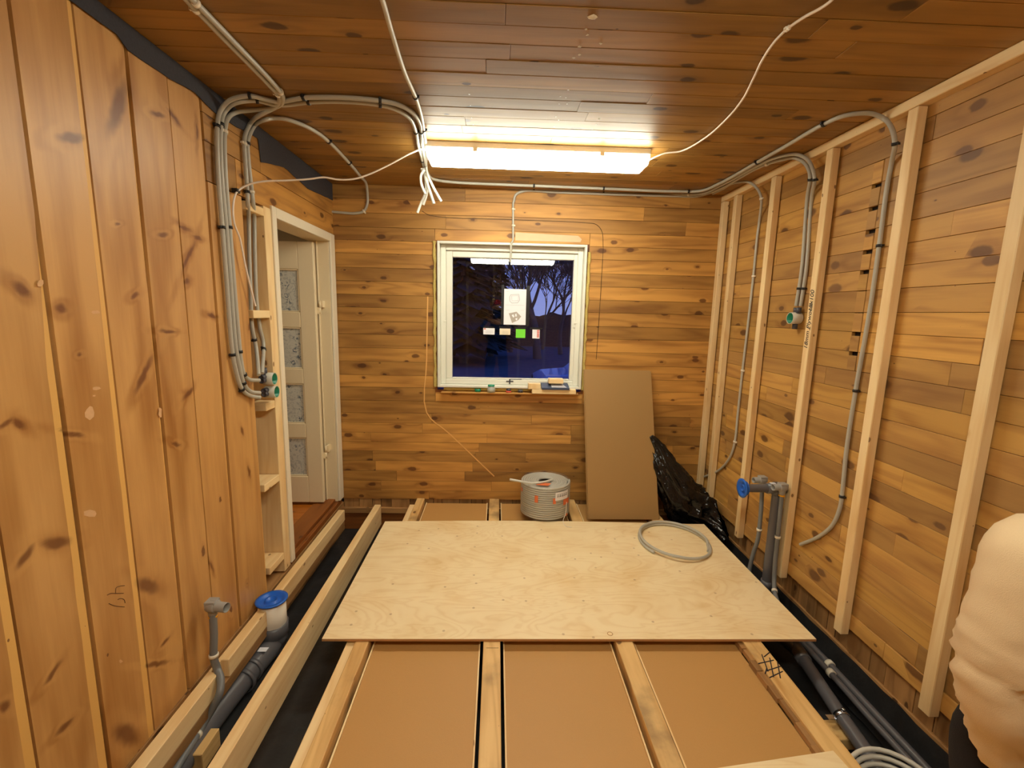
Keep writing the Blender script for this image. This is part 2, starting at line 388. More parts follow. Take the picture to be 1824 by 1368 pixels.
# ------------------------------------------------------------------ the room
_a, _b = P(778.5, 428.5, 'y', YB-.035), P(1033, 696, 'y', YB-.035)
WX0, WX1, WZ0, WZ1 = _a.x-.022, _b.x+.030, _b.z-.036, _a.z+.006          # window hole
def horizontal_boards(mb, axis, plane, depth, a0, a1, z0, z1, pitch, lens, hole=None, zsplit=None, jit=.0012, pitch2=None, mi=0):
    """rows of boards; axis = the axis they run along ('x' or 'y'); plane = face coordinate; depth = thickness, signed away from the room"""
    z = z1
    row = 0
    while z > z0+.01:
        p = (pitch2 if (zsplit and z < zsplit) else pitch)*R.uniform(.93, 1.07); zb = max(z-p, z0)
        if zb-z0 < .03: zb = z0
        spans = [(a0, a1, zb, z)]
        if hole and not (zb >= hole[3] or z <= hole[2]):
            spans = [(a0, hole[0], zb, z), (hole[1], a1, zb, z)]
            if z > hole[3]+.004: spans.append((hole[0]+.001, hole[1]-.001, hole[3], z))
            if zb < hole[2]-.004: spans.append((hole[0]+.001, hole[1]-.001, zb, hole[2]))
        for (s0, s1, q0, q1) in spans:
            a = s0
            while a < s1-.01:
                b = a+R.uniform(*lens) if not (zsplit and z < zsplit) else a+R.uniform(lens[0]*.35, lens[1]*.5)
                if s1-b < .12: b = s1
                j = R.uniform(-jit, jit); g = .0016
                zz0, zz1 = q0+g, q1-.0004
                if axis == 'x': mb.box(a+.0005, b-.0005, plane+j, plane+depth, zz0, zz1, 0, mi=mi)
                else: mb.box(min(plane+j, plane+depth), max(plane+j, plane+depth), a+.0005, b-.0005, zz0, zz1, 1, mi=mi)
                a = b
        z = zb; row += 1

# back wall
mb = MB()
horizontal_boards(mb, 'x', YB, .02, -1.42, XR+.02, -.026, ZC, .105, (.9, 2.6), hole=(WX0, WX1, WZ0, WZ1), zsplit=.82, pitch2=.083)
# backing behind the boards, with the window opening left free
for (x0, x1, z0, z1) in ((-1.42, WX0-.001, -.35, ZC+.05), (WX1+.001, 2.1, -.35, ZC+.05), (WX0-.001, WX1+.001, -.35, WZ0), (WX0-.001, WX1+.001, WZ1, ZC+.05)):
    mb.box(x0, x1, YB+.024, YB+.16, z0, z1, 0, tone=.5, mi=1)
# rough lath ends, ledge and brown board at the foot of the wall
x = -1.28
while x < XR:
    w = R.uniform(.07, .16); mb.box(x+.004, min(x+w, XR), YB+.004+R.uniform(0, .012), YB+.03, -.108, -.028, 2, mi=2); x += w
mb.box(-1.28, XR, YB-.012, YB+.03, -.150, -.105, 0, tone=.9, mi=2)
mb.box(-1.28, XR, YB+.003, YB+.03, -.30, -.151, 0, tone=.5, mi=3)
# lighter patch let into the boards above the window, pale old paint line, saw line
p0 = P(918, 414, 'y', YB); p1 = P(1036, 432, 'y', YB)
prof = [(p0.x, p0.z-.0), (p1.x-.03, p0.z-.012), (p1.x-.008, p0.z-.03), (p1.x, (p0.z+p1.z)/2-.008), (p1.x-.01, p1.z), (p0.x, p1.z)]
vs = [(x_, YB-.0035, z_) for x_, z_ in prof]+[(x_, YB+.001, z_) for x_, z_ in prof]; n = len(prof)
mb.mesh(vs, [tuple(range(n))]+[(i, (i+1) % n, n+(i+1) % n, n+i) for i in range(n)], mi=4)
def strip(mb, pts, plane_y, w, t, mi):
    for a, b in zip(pts[:-1], pts[1:]):
        a, b = Vector(a), Vector(b); d = (b-a).normalized(); nrm = Vector((-d.z, 0, d.x))*w/2
        mb.obox(Vector((a.x, plane_y-t, a.z))-nrm, (b-a)+d*w*.3, Vector((0, t, 0)), nrm*2, 0, mi=mi)
strip(mb, smooth_path([P(x_, y_, 'y', YB) for x_, y_ in ((762,528),(760,640),(760,735),(800,772),(880,848))], 4), YB, .010, .002, 5)
strip(mb, smooth_path([P(x_, y_, 'y', YB) for x_, y_ in ((752,376),(766,384),(900,391),(1045,397),(1062,400),(1071,410),(1074,425),(1070,520),(1062,640))], 4), YB, .004, .0016, 1)
wall_back = struct(mb.build('wall_back', [M['plank_back'], M['void'], M['roughdark'], M['redboard'],
    plain('pale_greyish_patch', srgb(214,180,142), .6, var=.08, bscale=20), plain('old_paint_line', srgb(226,172,100), .6)], bevel=.0012, own=False))

# right wall
mb = MB()
z = ZC
Yp = 2.20
while z > .12:
    p = .1*R.uniform(.94, 1.07); zb = z-p
    if zb < .135: zb = .115
    notch = 1.25 < zb < 2.28
    a = -1.3
    while a < YB-.01:
        b = a+R.uniform(.5, 2.0)
        if notch and a < Yp-.02 and b > Yp-.25: b = Yp
        if YB-b < .12: b = YB
        j = R.uniform(-.0012, .0012)
        if notch and abs(a-Yp) < .001:
            mb.box(XR+j-.003, XR+.02, a+.001, a+.055, zb+.001, z-(.020 if R.random() < .6 else .003), 1); mb.box(XR+j, XR+.02, a+.056, b-.0005, zb+.0012, z-.0004, 1)
        else: mb.box(XR+j, XR+.02, a+.0005, b-.0005, zb+.0012, z-.0004, 1)
        a = b
    z = zb
# the lowest board, ragged, then the lath ends and sill
a = -1.3
while a < YB:
    b = min(a+R.uniform(.5, .9), YB); mb.box(XR-.006, XR+.02, a, b-.002, z-.085+R.uniform(-.008, .008), z-.001, 1, tone=.95); a = b
zl = z-.085
y = -1.3
while y < YB:
    w = R.uniform(.06, .15); mb.box(XR+.014+R.uniform(0, .008), XR+.03, y+.003, min(y+w, YB), -.1, zl-.001, 2, mi=1); y += w
mb.box(XR+.006, XR+.03, -1.3, YB, -.145, -.10, 1, tone=.9, mi=1)
mb.box(XR+.022, XR+.16, -1.3, YB+.16, -.35, ZC+.05, 1, tone=.5, mi=2)
# black membrane turned up against the foundation
vs = []; ny = 60
for i in range(ny+1):
    yy = -1.3+(YB+1.3)*i/ny
    for k, (dx, zz) in enumerate(((.003, -.112), (-.004, -.17), (-.022, -.24), (-.06, ZP-.003))):
        q = noise.noise(Vector((yy*6, k*3, 1)))*.008; vs.append((XR+dx+q, yy, zz+(noise.noise(Vector((yy*9, 5, 1)))*.012 if k == 0 else q*.5)))
fs = [(i*4+k, i*4+k+1, (i+1)*4+k+1, (i+1)*4+k) for i in range(ny) for k in range(3)]
mb.mesh(vs, fs, mi=3, smooth=True)
wall_right = struct(mb.build('wall_right', [M['plank_right'], M['roughdark'], M['void'], M['membrane']], bevel=.0012, own=False))

# left wall: wide vertical boards with bare waney edges
mb = MB()
edges = [-1.3, -1.08, -.85, -.62, -.40, -.18, .04, .26, .48, .72, .94, 1.15, 1.36, 1.555, 1.75, 1.945, 2.145, 2.42]
for i in range(len(edges)-1):
    y0, y1 = edges[i], edges[i+1]; ztop = 2.50 if y0 < 2.1 else 2.10
    fine = i >= 9; nz = 330 if fine else 30; nyb = 26 if fine else 1; tone = R.random(); ou, ov = R.uniform(0, 40), R.uniform(0, 40); dpt = (.004 if i % 2 else 0)
    wv = {1.15: .030, 1.36: .034, 1.555: .030, 1.75: .012, 1.945: .009, 2.145: .012}.get(y1, .012); ph = R.uniform(0, 10); X0 = XL-dpt; V0 = len(mb.v); TV = []
    mine = [(c_, a_, la, lb) for (c_, a_, la, lb) in spots if y0-.1 < c_[1] < y1+.1]
    for k in range(nz+1):
        zz = -.05+(ztop+.05)*k/nz
        w = max(.003, wv*(1.05-.45*zz/2.5)+.006*noise.noise(Vector((ph, zz*1.6, i)))+.003*noise.noise(Vector((ph, zz*6, i))))
        if y1 == 1.36: w = max(.002, w*min(1, max(0, (1.85-zz)/.5)))
        cols = [(X0-.03, y0+.004)]+[(X0, y0+.004+(y1-w-.006-y0)*c_/nyb) for c_ in range(nyb+1)]+[(X0-.0025, y1-.0055), (X0-.03, y1-.0055)]
        for (cx_, cy_) in cols:
            mb.v.append((cx_, cy_, zz)); dmin = 4.0
            if fine:
                for (c_, a_, la, lb) in mine:
                    dy, dz = cy_-c_[1]+.010*noise.noise(Vector((cy_*9, zz*9, i)))+.006*noise.noise(Vector((cy_*40, zz*40, i))), zz-c_[2]+.012*noise.noise(Vector((cy_*8+7, zz*8, i)))+.006*noise.noise(Vector((cy_*40, zz*40, i+5)))
                    if abs(dz) < 4*la+.05:
                        u_, v_ = dy*math.cos(a_)+dz*math.sin(a_), -dy*math.sin(a_)+dz*math.cos(a_)
                        dmin = min(dmin, math.hypot(u_/la, v_/lb))
            TV.append(dmin/4)
    nc = nyb+4
    for k in range(nz):
        for c_ in range(nc-1):
            a_ = k*nc+c_; idx = (a_, a_+1, a_+1+nc, a_+nc)
            mb.f.append(tuple(V0+q_ for q_ in idx)); mb.mi.append(0); mb.sm.append(False)
            mb.uv.append([(ou+mb.v[V0+q_][2], ov+mb.v[V0+q_][1]-y0) for q_ in idx])
            sap_ = 1 if c_ == nc-3 else 0
            mb.tn.append([(tone, sap_, TV[q_]) for q_ in idx])
    mb.face([(XL-dpt, y0+.004, ztop), (XL-dpt, y1-.003, ztop), (XL-.03, y1-.003, ztop), (XL-.03, y0+.004, ztop)], None, (tone, 0, 1))
for (px, py, w_, h_) in ((170,556,20,9),(172,692,17,7),(168,705,8,4),(160,735,24,28),(285,735,8,22),(72,505,14,16),(160,915,30,14),(215,1178,8,8)):
    vs = [P(px+w_/2*math.cos(k*.785)*R.uniform(.5, 1.1), py+h_/2*math.sin(k*.785)*R.uniform(.5, 1.1), 'x', XL+.0007) for k in range(8)]
    mb.mesh(vs, [tuple(range(8))], mi=4)
# horizontal boards over the door and at the end of the vertical ones
z = 2.27
for (z0, z1, y0, brk) in ((2.272, 2.385, 2.148, 2.62), (2.386, 2.50, 2.148, 3.1), (2.105, 2.271, 2.148, 2.38)):
    mb.box(XL-.024, XL+R.uniform(-.002, .001), y0, brk-.0007, z0, z1-.002, 1, mi=1); mb.box(XL-.024, XL+R.uniform(-.002, .001), brk+.0007, YB, z0, z1-.002, 1, mi=1)
# backing, with the doorway left free (2.80..3.60 up to 2.07)
mb.box(XL-.16, XL-.031, -1.3, 2.425, -.35, ZC+.05, 2, tone=.5, mi=2)
mb.box(XL-.16, XL-.13, 2.425, 2.62, -.35, ZC+.05, 2, tone=.9, mi=3)
mb.box(XL-.16, XL-.03, 2.425, 2.80, 2.11, ZC+.05, 1, tone=.5, mi=2)
mb.box(XL-.16, XL-.03, 2.80, YB+.16, 2.105, ZC+.05, 1, tone=.5, mi=2)
mb.box(XL-.16, XL-.03, 3.66, YB+.16, -.35, 2.10, 1, tone=.5, mi=2)
# old sill timber at the foot
mb.box(XL-.16, XL+.005, -1.3, YB, -.30, -.052, 1, tone=.7, mi=3)
wall_left = struct(mb.build('wall_left', [M['plank_left'], M['plank_back'], M['void'], M['roughdark'], plain('pale_scuff', srgb(222,176,128), .8, var=.12, bscale=60)], own=False))

# rear wall behind the camera
mb = MB(); horizontal_boards(mb, 'x', -1.3, -.02, XL-.05, XR+.05, -.05, ZC, .1, (.6, 2.2))
mb.box(XL-.16, XR+.16, -1.46, -1.322, -.35, ZC+.05, 0, tone=.5, mi=1)
wall_rear = struct(mb.build('wall_rear', [M['plank_right'], M['void']], bevel=.0012, own=False))

# ceiling
mb = MB(); y = -1.3; rr = random.Random(3)
while y < YB+.02:
    p = .106*rr.uniform(.95, 1.05); a = -1.44
    while a < XR+.03:
        b = a+rr.uniform(.9, 2.8)
        if XR+.05-b < .3: b = XR+.05
        mb.box(a+.0005, b-.0005, y+.0012, y+p-.0012, ZC+rr.uniform(-.0012, .0012), ZC+.02, 0, tone=rr.random()); a = b
    y += p
mb.box(-1.44, XR+.16, -1.46, YB+.16, ZC+.022, ZC+.10, 0, tone=.5, mi=1)
for (px, py, s_) in ((1056,30,.016),(1044,52,.005),(1046,62,.005),(1032,83,.007),(1022,103,.006),(1032,97,.006),(1070,77,.006),(1012,160,.005),(998,172,.004),(1008,174,.004),(996,185,.004),(1010,185,.004),
        (836,168,.004),(838,188,.003),(840,210,.004),(843,222,.004),(990,208,.005),(995,214,.004),(987,226,.004),(993,232,.004),(1067,212,.006),(1062,222,.005),(1055,230,.005)):
    c = P(px, py, 'z', ZC); vs = []; 
    for k in range(8):
        a_ = k*math.pi/4; vs.append((c.x+math.cos(a_)*s_*rr.uniform(.6, 1.3), c.y+math.sin(a_)*s_*rr.uniform(.6, 1.3), ZC-.0005))
    vs.append((c.x, c.y, ZC-s_*.4)); mb.mesh(vs, [(k, (k+1) % 8, 8) for k in range(8)], mi=2, smooth=True)
ceiling = struct(mb.build('ceiling', [M['ceiling'], M['void'], M['putty']], bevel=.0014, own=False))

# pit floor with black membrane, gently uneven
nx, ny = 64, 90; vs = []; fs = []
for j in range(ny+1):
    for i in range(nx+1):
        x_ = XL-.02+(XR-XL+.05)*i/nx; y_ = -1.35+(YB+1.4)*j/ny
        vs.append((x_, y_, ZP+.012*noise.noise(Vector((x_*4, y_*4, 0)))+.005*abs(noise.noise(Vector((x_*17, y_*13, 2))))-.012))
for j in range(ny):
    for i in range(nx): a = j*(nx+1)+i; fs.append((a, a+1, a+nx+2, a+nx+1))
mb = MB(); mb.mesh(vs, fs, smooth=True)
floor = struct(mb.build('floor', M['membrane'], own=False))

# tar paper band along the top of the left wall
mb = MB()
low = [(-1.3, 2.43), (0, 2.435), (.9, 2.43)] + [tuple(P(x_, y_, 'x', XL)[1:]) for x_, y_ in ((205,60),(225,90),(300,140),(318,150),(325,153),(345,165),(385,205),(430,232),(458,246),(463,288),(505,298),(547,336),(586,353))]
low = [(max(-1.3, a), min(b, 2.5)) for a, b in low]; low[-1] = (YB-.002, low[-1][1])
for (a, b) in zip(low[:-1], low[1:]):
    n_ = max(1, int(abs(b[0]-a[0])/.05))
    for k in range(n_):
        t0, t1 = k/n_, (k+1)/n_; ya, yb = a[0]+(b[0]-a[0])*t0, a[0]+(b[0]-a[0])*t1
        za, zb_ = [a[1]+(b[1]-a[1])*t_+.004*noise.noise(Vector((y_*14, 0, 0))) for t_, y_ in ((t0, ya), (t1, yb))]
        mb.face([(XL+.006, ya, za), (XL+.006, yb, zb_), (XL+.006, yb, ZC-.002), (XL+.006, ya, ZC-.002)]); mb.face([(XL+.006, ya, za), (XL+.006, yb, zb_), (XL+.003, yb, zb_), (XL+.003, ya, za)])
tag(mb.build('tar_paper_strip', M['tar']), 'dark grey tar paper strip along the top of the left board wall', 'tar paper')

# ------------------------------------------------------------------ studs and top plate on the right wall
def stick(name, x0, x1, y0, y1, z0, z1, grain, mat, label, cat, group=None, bevel=.003, tone=.5):
    m_ = MB(); m_.box(x0, x1, y0, y1, z0, z1, grain, tone=tone); return tag(m_.build(name, mat, bevel=bevel), label, cat, group)
stick('top_plate', XS, XR-.001, -1.3, YB, ZC-.047, ZC-.002, 1, M['stud'], 'pale planed timber plate running under the ceiling along the right wall', 'timber')
stud_y = [(3.650, 3.698, 'pale wooden stud in the far right corner against the back wall', 0),
          (3.455, 3.503, 'pale wooden stud second from the far right corner, behind the black plastic', 0),
          (2.985, 3.033, 'pale wooden stud directly behind the wall-mounted blue pipe cap', 0),
          (2.490, 2.538, 'pale wooden stud with black handwriting, beside the green-lined socket box', 0),
          (2.000, 2.050, 'pale wooden stud just right of the longest hanging grey conduit', 0),
          (1.528, 1.578, 'nearest pale wooden stud in view, beside the person in beige', 0),
          (1.05, 1.098, 'pale wooden stud behind the person in beige, outside the right picture edge', 0)]
studs = []
for (a, b, lab, _) in stud_y:
    studs.append(stick('wall_stud', XS, XR-.007, a, b, .005 if a < 3.6 else -.02, ZC-.049, 2, M['stud'], lab, 'stud', 'studs along the right wall', tone=R.random()))
for yy, lab_ in ((-.85, 'right wall stud nearest the rear wall, out of the picture'), (-.35, 'right wall stud beside the photographer, out of the picture'), (.15, 'right wall stud in front of the photographer, out of the picture'), (.6, 'right wall stud behind the back of the crouching person')):
    studs.append(stick('wall_stud', XS, XR-.007, yy, yy+.048, .005, ZC-.049, 2, M['stud'], lab_, 'stud', 'studs along the right wall'))
# rear wall studs (seen mirrored in the window)
for i, xx in enumerate((-1.1, -.6, -.1, .4, .9, 1.4)):
    stick('wall_stud', xx, xx+.048, -1.298, -1.25, .0, ZC-.049, 2, M['stud'], ['leftmost', 'second from the left', 'third from the left', 'third from the right', 'second from the right', 'rightmost'][i]+' pale stud on the rear wall, facing the window', 'stud', 'studs on the rear wall')
stick('top_plate', XL+.02, XS-.002, -1.298, -1.25, ZC-.047, ZC-.002, 0, M['stud'], 'pale timber plate under the ceiling on the rear wall', 'timber')

def text_mesh(name, txt, size, mat, parent, O, X, Y, thick=.0004):
    cu = bpy.data.curves.new(name, 'FONT'); cu.body = txt; cu.size = size; cu.extrude = thick; cu.align_x = 'LEFT'; cu.shear = .25
    to = bpy.data.objects.new(name+'_tmp', cu); COL.objects.link(to)
    dg = bpy.context.evaluated_depsgraph_get(); me = bpy.data.meshes.new_from_object(to.evaluated_get(dg)); bpy.data.objects.remove(to)
    X = Vector(X).normalized(); Y = Vector(Y).normalized(); Z = X.cross(Y)
    Mx = Matrix(((X.x, Y.x, Z.x, O[0]), (X.y, Y.y, Z.y, O[1]), (X.z, Y.z, Z.z, O[2]), (0, 0, 0, 1)))
    me.transform(Mx)
    org = Vector(parent['_org']) if parent else Vector(O)
    me.transform(Matrix.Translation(-org)); me.materials.clear(); me.materials.append(mat)
    o = bpy.data.objects.new(name, me); COL.objects.link(o)
    if parent: o.parent = parent
    return o
# handwriting on the stud, reading upwards
hw = P(1433.5, 622, 'x', XS)
text_mesh('handwriting', '18mm Plywood', .040, M['marker'], studs[3], (XS-.0012, 2.500, hw.z), (0, 0, 1), (0, 1, 0))
hw2 = P(1441, 556, 'x', XS)
text_mesh('handwriting', '15x100', .040, M['marker'], studs[3], (XS-.0012, 2.500, hw2.z), (0, 0, 1), (0, 1, 0))

# ------------------------------------------------------------------ floor structure
# ledger on the left wall with a notch for the pipe
m_ = MB(); yn = P(398, 1185, 'x', -1.19).y
for (a, b) in ((.0, yn-.035), (yn+.035, 3.46)): m_.box(-1.238, -1.188, a, b, -.105, -.018, 1, tone=.6)
m_.box(-1.238, -1.222, yn-.036, yn+.036, -.105, -.018, 1, tone=.2)
tag(m_.build('ledger_beam', M['stud'], bevel=.003), 'pale new beam fixed along the foot of the left wall up to the doorway', 'beam', 'new pale floor beams')
m_ = MB(); m_.box(-1.245, -1.19, -.2, 3.44, -.16, -.107, 1, tone=.3)
tag(m_.build('sill_timber', M['roughdark'], bevel=.003), 'darker old timber under the pale beam at the left wall foot', 'beam')
m_ = MB(); m_.box(-.968, -.918, .2, 3.53, -.17, -.002, 1, tone=.6)
tag(m_.build('floor_beam', M['stud'], bevel=.003), 'tall pale new beam standing alone between the two black pits on the left', 'beam', 'new pale floor beams')
jx = [(-.655, -.590, 'old floor joist at the left edge of the brown panels, beside the black pit'),
      (-.040, .042, 'old floor joist running towards the viewer in the picture middle'),
      (.606, .690, 'old floor joist between the middle and the right brown panels'),
      (1.238, 1.330, 'old floor joist with black cross marks at the right pit')]
joists = []
for i, (a, b, lab) in enumerate(jx):
    m_ = MB(); m_.box(a, b, -1.25, YB-.004, -.17, -.014, 1, tone=.5)
    joists.append(tag(m_.build('floor_joist', M['joist'], bevel=.004, bseg=2), lab, 'joist', 'old floor joists'))
# pale sister board on the pit side of the left joist
m_ = MB(); m_.box(-.700, -.657, -1.25, YB-.1, -.12, -.030, 1, tone=.8)
tag(m_.build('sister_board', M['stud'], bevel=.003), 'narrow pale board screwed to the pit side of the left old joist', 'board')
bays = [(-.588, -.042, 'left of the middle joist'), (.044, .604, 'right of the middle joist'), (.692, 1.236, 'beside the right-hand pit')]
for i, (a, b, w_) in enumerate(bays):
    m_ = MB(); m_.box(a+.020, b-.020, -1.2, YB-.02, -.068, -.052, 1)
    tag(m_.build('floor_panel', M['fibre'], bevel=.001), 'brown fibreboard panel laid between joists, '+w_, 'panel', 'fibreboard floor panels')
    for (s0, s1, sd) in ((a+.013, a+.0195, 'left'), (b-.0195, b-.013, 'right')):
        if (i, sd) in ((2, 'right'),): continue
        m_ = MB(); m_.box(s0, s1, -1.2, YB-.02, -.085, -.046, 1, tone=1)
        tag(m_.build('edge_batten', M['stud']), 'thin pale batten on the '+sd+' edge of the brown panel '+w_, 'batten', 'thin battens along the floor panels')
# split bark edge on the right joist
m_ = MB(); yy = 1.0
while yy < 2.2:
    w = R.uniform(.05, .12); m_.box(1.215+R.uniform(-.006, .008), 1.2375, yy, yy+w, -.05, -.022+R.uniform(-.008, .005), 1, tone=R.random()); yy += w
m_.build('split_edge', M['roughdark'], joists[3])
# black scribble across the right joist
m_ = MB()
for (a, b, c, d) in ((1388,1170,1405,1162),(1378,1182,1412,1176),(1392,1195,1424,1187),(1398,1207,1428,1196),(1384,1166,1402,1196),(1398,1172,1412,1206),(1412,1180,1424,1208),(1390,1200,1400,1190)):
    p, q = P(a-27, b, 'z', -.0135), P(c-34, d, 'z', -.0135); m_.tube([p, q], .0026, 5)
m_.build('scribble', M['marker'], joists[3])
m_ = MB()
p, q = P(866, 1154, 'z', -.0135), P(888, 1154, 'z', -.0135); m_.tube([p, q], .0009, 5); m_.build('pencil_line', M['pencil'], joists[1])

# plywood sheet, slightly bowed at the back
nx, ny = 40, 20; top = []; 
x0, x1, y0, y1 = -.812, 1.606, 1.985, 3.225
def ply(i, j, t):
    x_ = x0+(x1-x0)*i/nx; y_ = y0+(y1-y0)*j/ny
    y_ += -.01*(i/nx)
    f = j/ny
    if f > .5: y_ += (f-.5)*2*.03*math.sin(math.pi*min(1, i/nx*1.05))
    return (x_, y_, t)
vs = [ply(i, j, 0.0) for j in range(ny+1) for i in range(nx+1)]+[ply(i, j, -.0125) for j in range(ny+1) for i in range(nx+1)]
N_ = (nx+1)*(ny+1); fs = []; mi = []
for j in range(ny):
    for i in range(nx):
        a = j*(nx+1)+i; fs.append((a, a+1, a+nx+2, a+nx+1)); fs.append((N_+a, N_+a+nx+1, N_+a+nx+2, N_+a+1)); mi += [0, 0]
bd = [j for j in range(nx+1)]+[(j+1)*(nx+1)-1 for j in range(1, ny+1)]+[ny*(nx+1)+i for i in range(nx-1, -1, -1)]+[j*(nx+1) for j in range(ny-1, 0, -1)]
for k in range(len(bd)): a, b = bd[k], bd[(k+1) % len(bd)]; fs.append((a, N_+a, N_+b, b)); mi.append(1)
mb = MB(); mb.mesh(vs, fs); mb.mi = mi
ply_o = tag(mb.build('plywood_sheet', [M['plywood'], M['plyedge']]), 'large pale plywood sheet lying across the floor joists in the middle of the room', 'plywood sheet')
m_ = MB(); c = P(1087, 1130, 'z', .0); 
m_.lathe((c.x, c.y+.004, -.0005), (0, 0, 1), [(0, .014), (.0015, .014), (.0015, .011), (0, .011)], 20); m_.build('edge_hole', M['plyedge'], ply_o)

# offcut board in the foreground
c = P(1484, 1337, 'z', .004); d1 = (P(1290, 1366, 'z', .004)-c).normalized(); d2 = Vector((d1.y, -d1.x, 0)); 
if d2.y > 0: d2 = -d2
m_ = MB(); m_.obox(c-Vector((0, 0, .017)), d1*1.1, d2*.35, Vector((0, 0, .018)), 0)
tag(m_.build('plywood_offcut', M['plywood'], bevel=.001), 'pale plywood offcut lying across the joists at the bottom edge of the picture', 'plywood offcut')

# small bearer block in the left pit and small plate in right pit
c = P(362, 1318, 'z', -.20)
m_ = MB(); m_.box(c.x-.03, c.x+.03, c.y-.06, c.y+.06, ZP+.0, -.205, 1, tone=.1)
tag(m_.build('bearer_block', M['joist'], bevel=.003), 'short wooden block under the thin pipe in the left pit', 'block')
c = P(1487, 1290, 'z', -.21)
m_ = MB(); m_.box(c.x-.06, c.x+.085, c.y-.05, c.y+.05, ZP+.0, -.236, 0, tone=.5)
tag(m_.build('bearer_block', M['joist'], bevel=.003), 'small wooden block under the clamped drain pipe in the right pit', 'block')

# ------------------------------------------------------------------ doorway
D0, D1, DT = 2.752, 3.60, 2.065
m_ = MB(); m_.box(XL-.128, XL+.004, 2.622, 2.700, -.04, 2.104, 2, tone=.7)
tag(m_.build('door_stud', M['stud'], bevel=.002), 'pale stud beside the doorway carrying the small wooden blocks', 'stud')
door = bpy.data.objects.new('door_1', None); COL.objects.link(door); door.location = (XL, 3.2, 0); door['_org'] = tuple(door.location); door['kind'] = 'structure'
m_ = MB()
m_.box(XL-.005, XL+.012, 2.703, 2.752, -.03, DT+.06, 2); m_.box(XL-.005, XL+.012, D1+.0, D1+.088, -.005, DT+.06, 2); m_.box(XL-.005, XL+.0115, 2.7525, D1-.0005, DT, DT+.06, 1)
m_.build('casing', M['white'], door, bevel=.003)
m_ = MB(); m_.box(XL-.16, XL-.006, 2.705, D0, -.03, DT+.04, 2); m_.box(XL-.16, XL-.006, D1, D1+.05, -.01, DT+.04, 2); m_.box(XL-.16, XL-.006, D0, D1, DT, DT+.04, 1)
m_.box(XL-.10, XL-.088, D1-.012, D1, 0, DT, 2)
m_.build('jamb', M['cream'], door, bevel=.003)
m_ = MB(); m_.box(XL-.17, XL-.03, 2.72, D1+.02, -.04, .012, 1, tone=.8); m_.box(XL-.028, XL+.0, 2.70, D1+.07, -.05, -.012, 1, tone=.2)
m_.build('threshold', M['redboard'], door, bevel=.003)
# open leaf, standing square into the next room
LX1, LX0, LY0, LY1, LZ0, LZ1 = XL-.085, XL-.085-.80, 3.50, 3.54, .024, 2.045
m_ = MB(); st = .115
m_.box(LX1-st, LX1, LY0, LY1, LZ0, LZ1, 2); m_.box(LX0, LX0+st, LY0, LY1, LZ0, LZ1, 2)
zs = [(LZ0, LZ0+.22)]
npan = 4; zt = LZ1-.20; hh = (zt-(LZ0+.22)-.115*3)/4
zz = LZ0+.22
pan = []
for k in range(npan):
    pan.append((zz, zz+hh)); zz += hh
    if k < npan-1: zs.append((zz, zz+.115)); zz += .115
zs.append((zz, LZ1))
for (a, b) in zs: m_.box(LX0+st, LX1-st, LY0, LY1, a, b, 0)
leaf = m_.build('door_leaf', M['cream'], door, bevel=.004)
for (a, b) in pan:
    g = MB(); g.box(LX0+st+.0, LX1-st, LY0+.014, LY0+.020, a, b, 2); g.build('glass_panel', M['floral'], leaf)
    g = MB()
    for (u0, u1, w0, w1) in ((LX0+st, LX1-st, a, a+.010), (LX0+st, LX1-st, b-.010, b), (LX0+st, LX0+st+.01, a, b), (LX1-st-.01, LX1-st, a, b)): g.box(u0, u1, LY0+.004, LY0+.013, w0, w1, 0)
    g.build('glazing_bead', M['cream'], leaf, bevel=.002)
for hz in (.38, 1.52):
    g = MB(); g.lathe((XL-.068, LY0+.045, hz), (0, 0, 1), [(0, 0), (0, .008), (.045, .008), (.045, .0075), (.048, .0075), (.048, .008), (.10, .008), (.10, 0)], 12)
    g.box(XL-.085, XL-.07, LY0+.034, LY0+.04, hz, hz+.05); g.box(XL-.068, XL-.05, LY0+.05, LY0+.1, hz+.05, hz+.1)
    g.build('hinge', M['cream'], door)
# the hall beyond
m_ = MB(); y = 1.2
while y < 4.6: m_.box(-3.2, XL-.171, y+.001, y+.119, -.03, .0, 0); y += .12
struct(m_.build('floor_hall', M['hallfloor'], own=False))
m_ = MB(); m_.box(-3.25, -3.2, 1.1, 4.7, 0, 2.5); m_.box(-3.2, XL-.17, 4.6, 4.7, 0, 2.5); m_.box(-3.2, XL-.17, 1.1, 1.2, 0, 2.5); m_.box(XL-.17, XL-.10, YB+.161, 4.7, 0, 2.5)
struct(m_.build('wall_hall', M['hallwall'], own=False))
m_ = MB(); m_.box(-3.2, XL-.162, 1.2, 4.6, 2.45, 2.5); struct(m_.build('ceiling_hall', M['hallwall'], own=False))
hl = thing('hall_fill_lamp', (-2.3, 2.5, 2.45), 'unseen round lamp added to light the hall beyond the doorway', 'lamp')  # added fill lamp, out of view, brightens the hall seen through the doorway
m_ = MB(); m_.lathe((-2.3, 2.5, 2.45), (0, 0, -1), [(0, .16), (.02, .16), (.02, 0)], 24); m_.build('fill_lamp_base', M['white'], hl)
m_ = MB(); m_.lathe((-2.3, 2.5, 2.43), (0, 0, -1), [(0, .15), (.03, .145), (.06, .11), (.075, .05), (.08, 0)], 24); m_.build('fill_lamp_shade', emis('hall_fill_glow', (1, .86, .62), 11.0), hl)

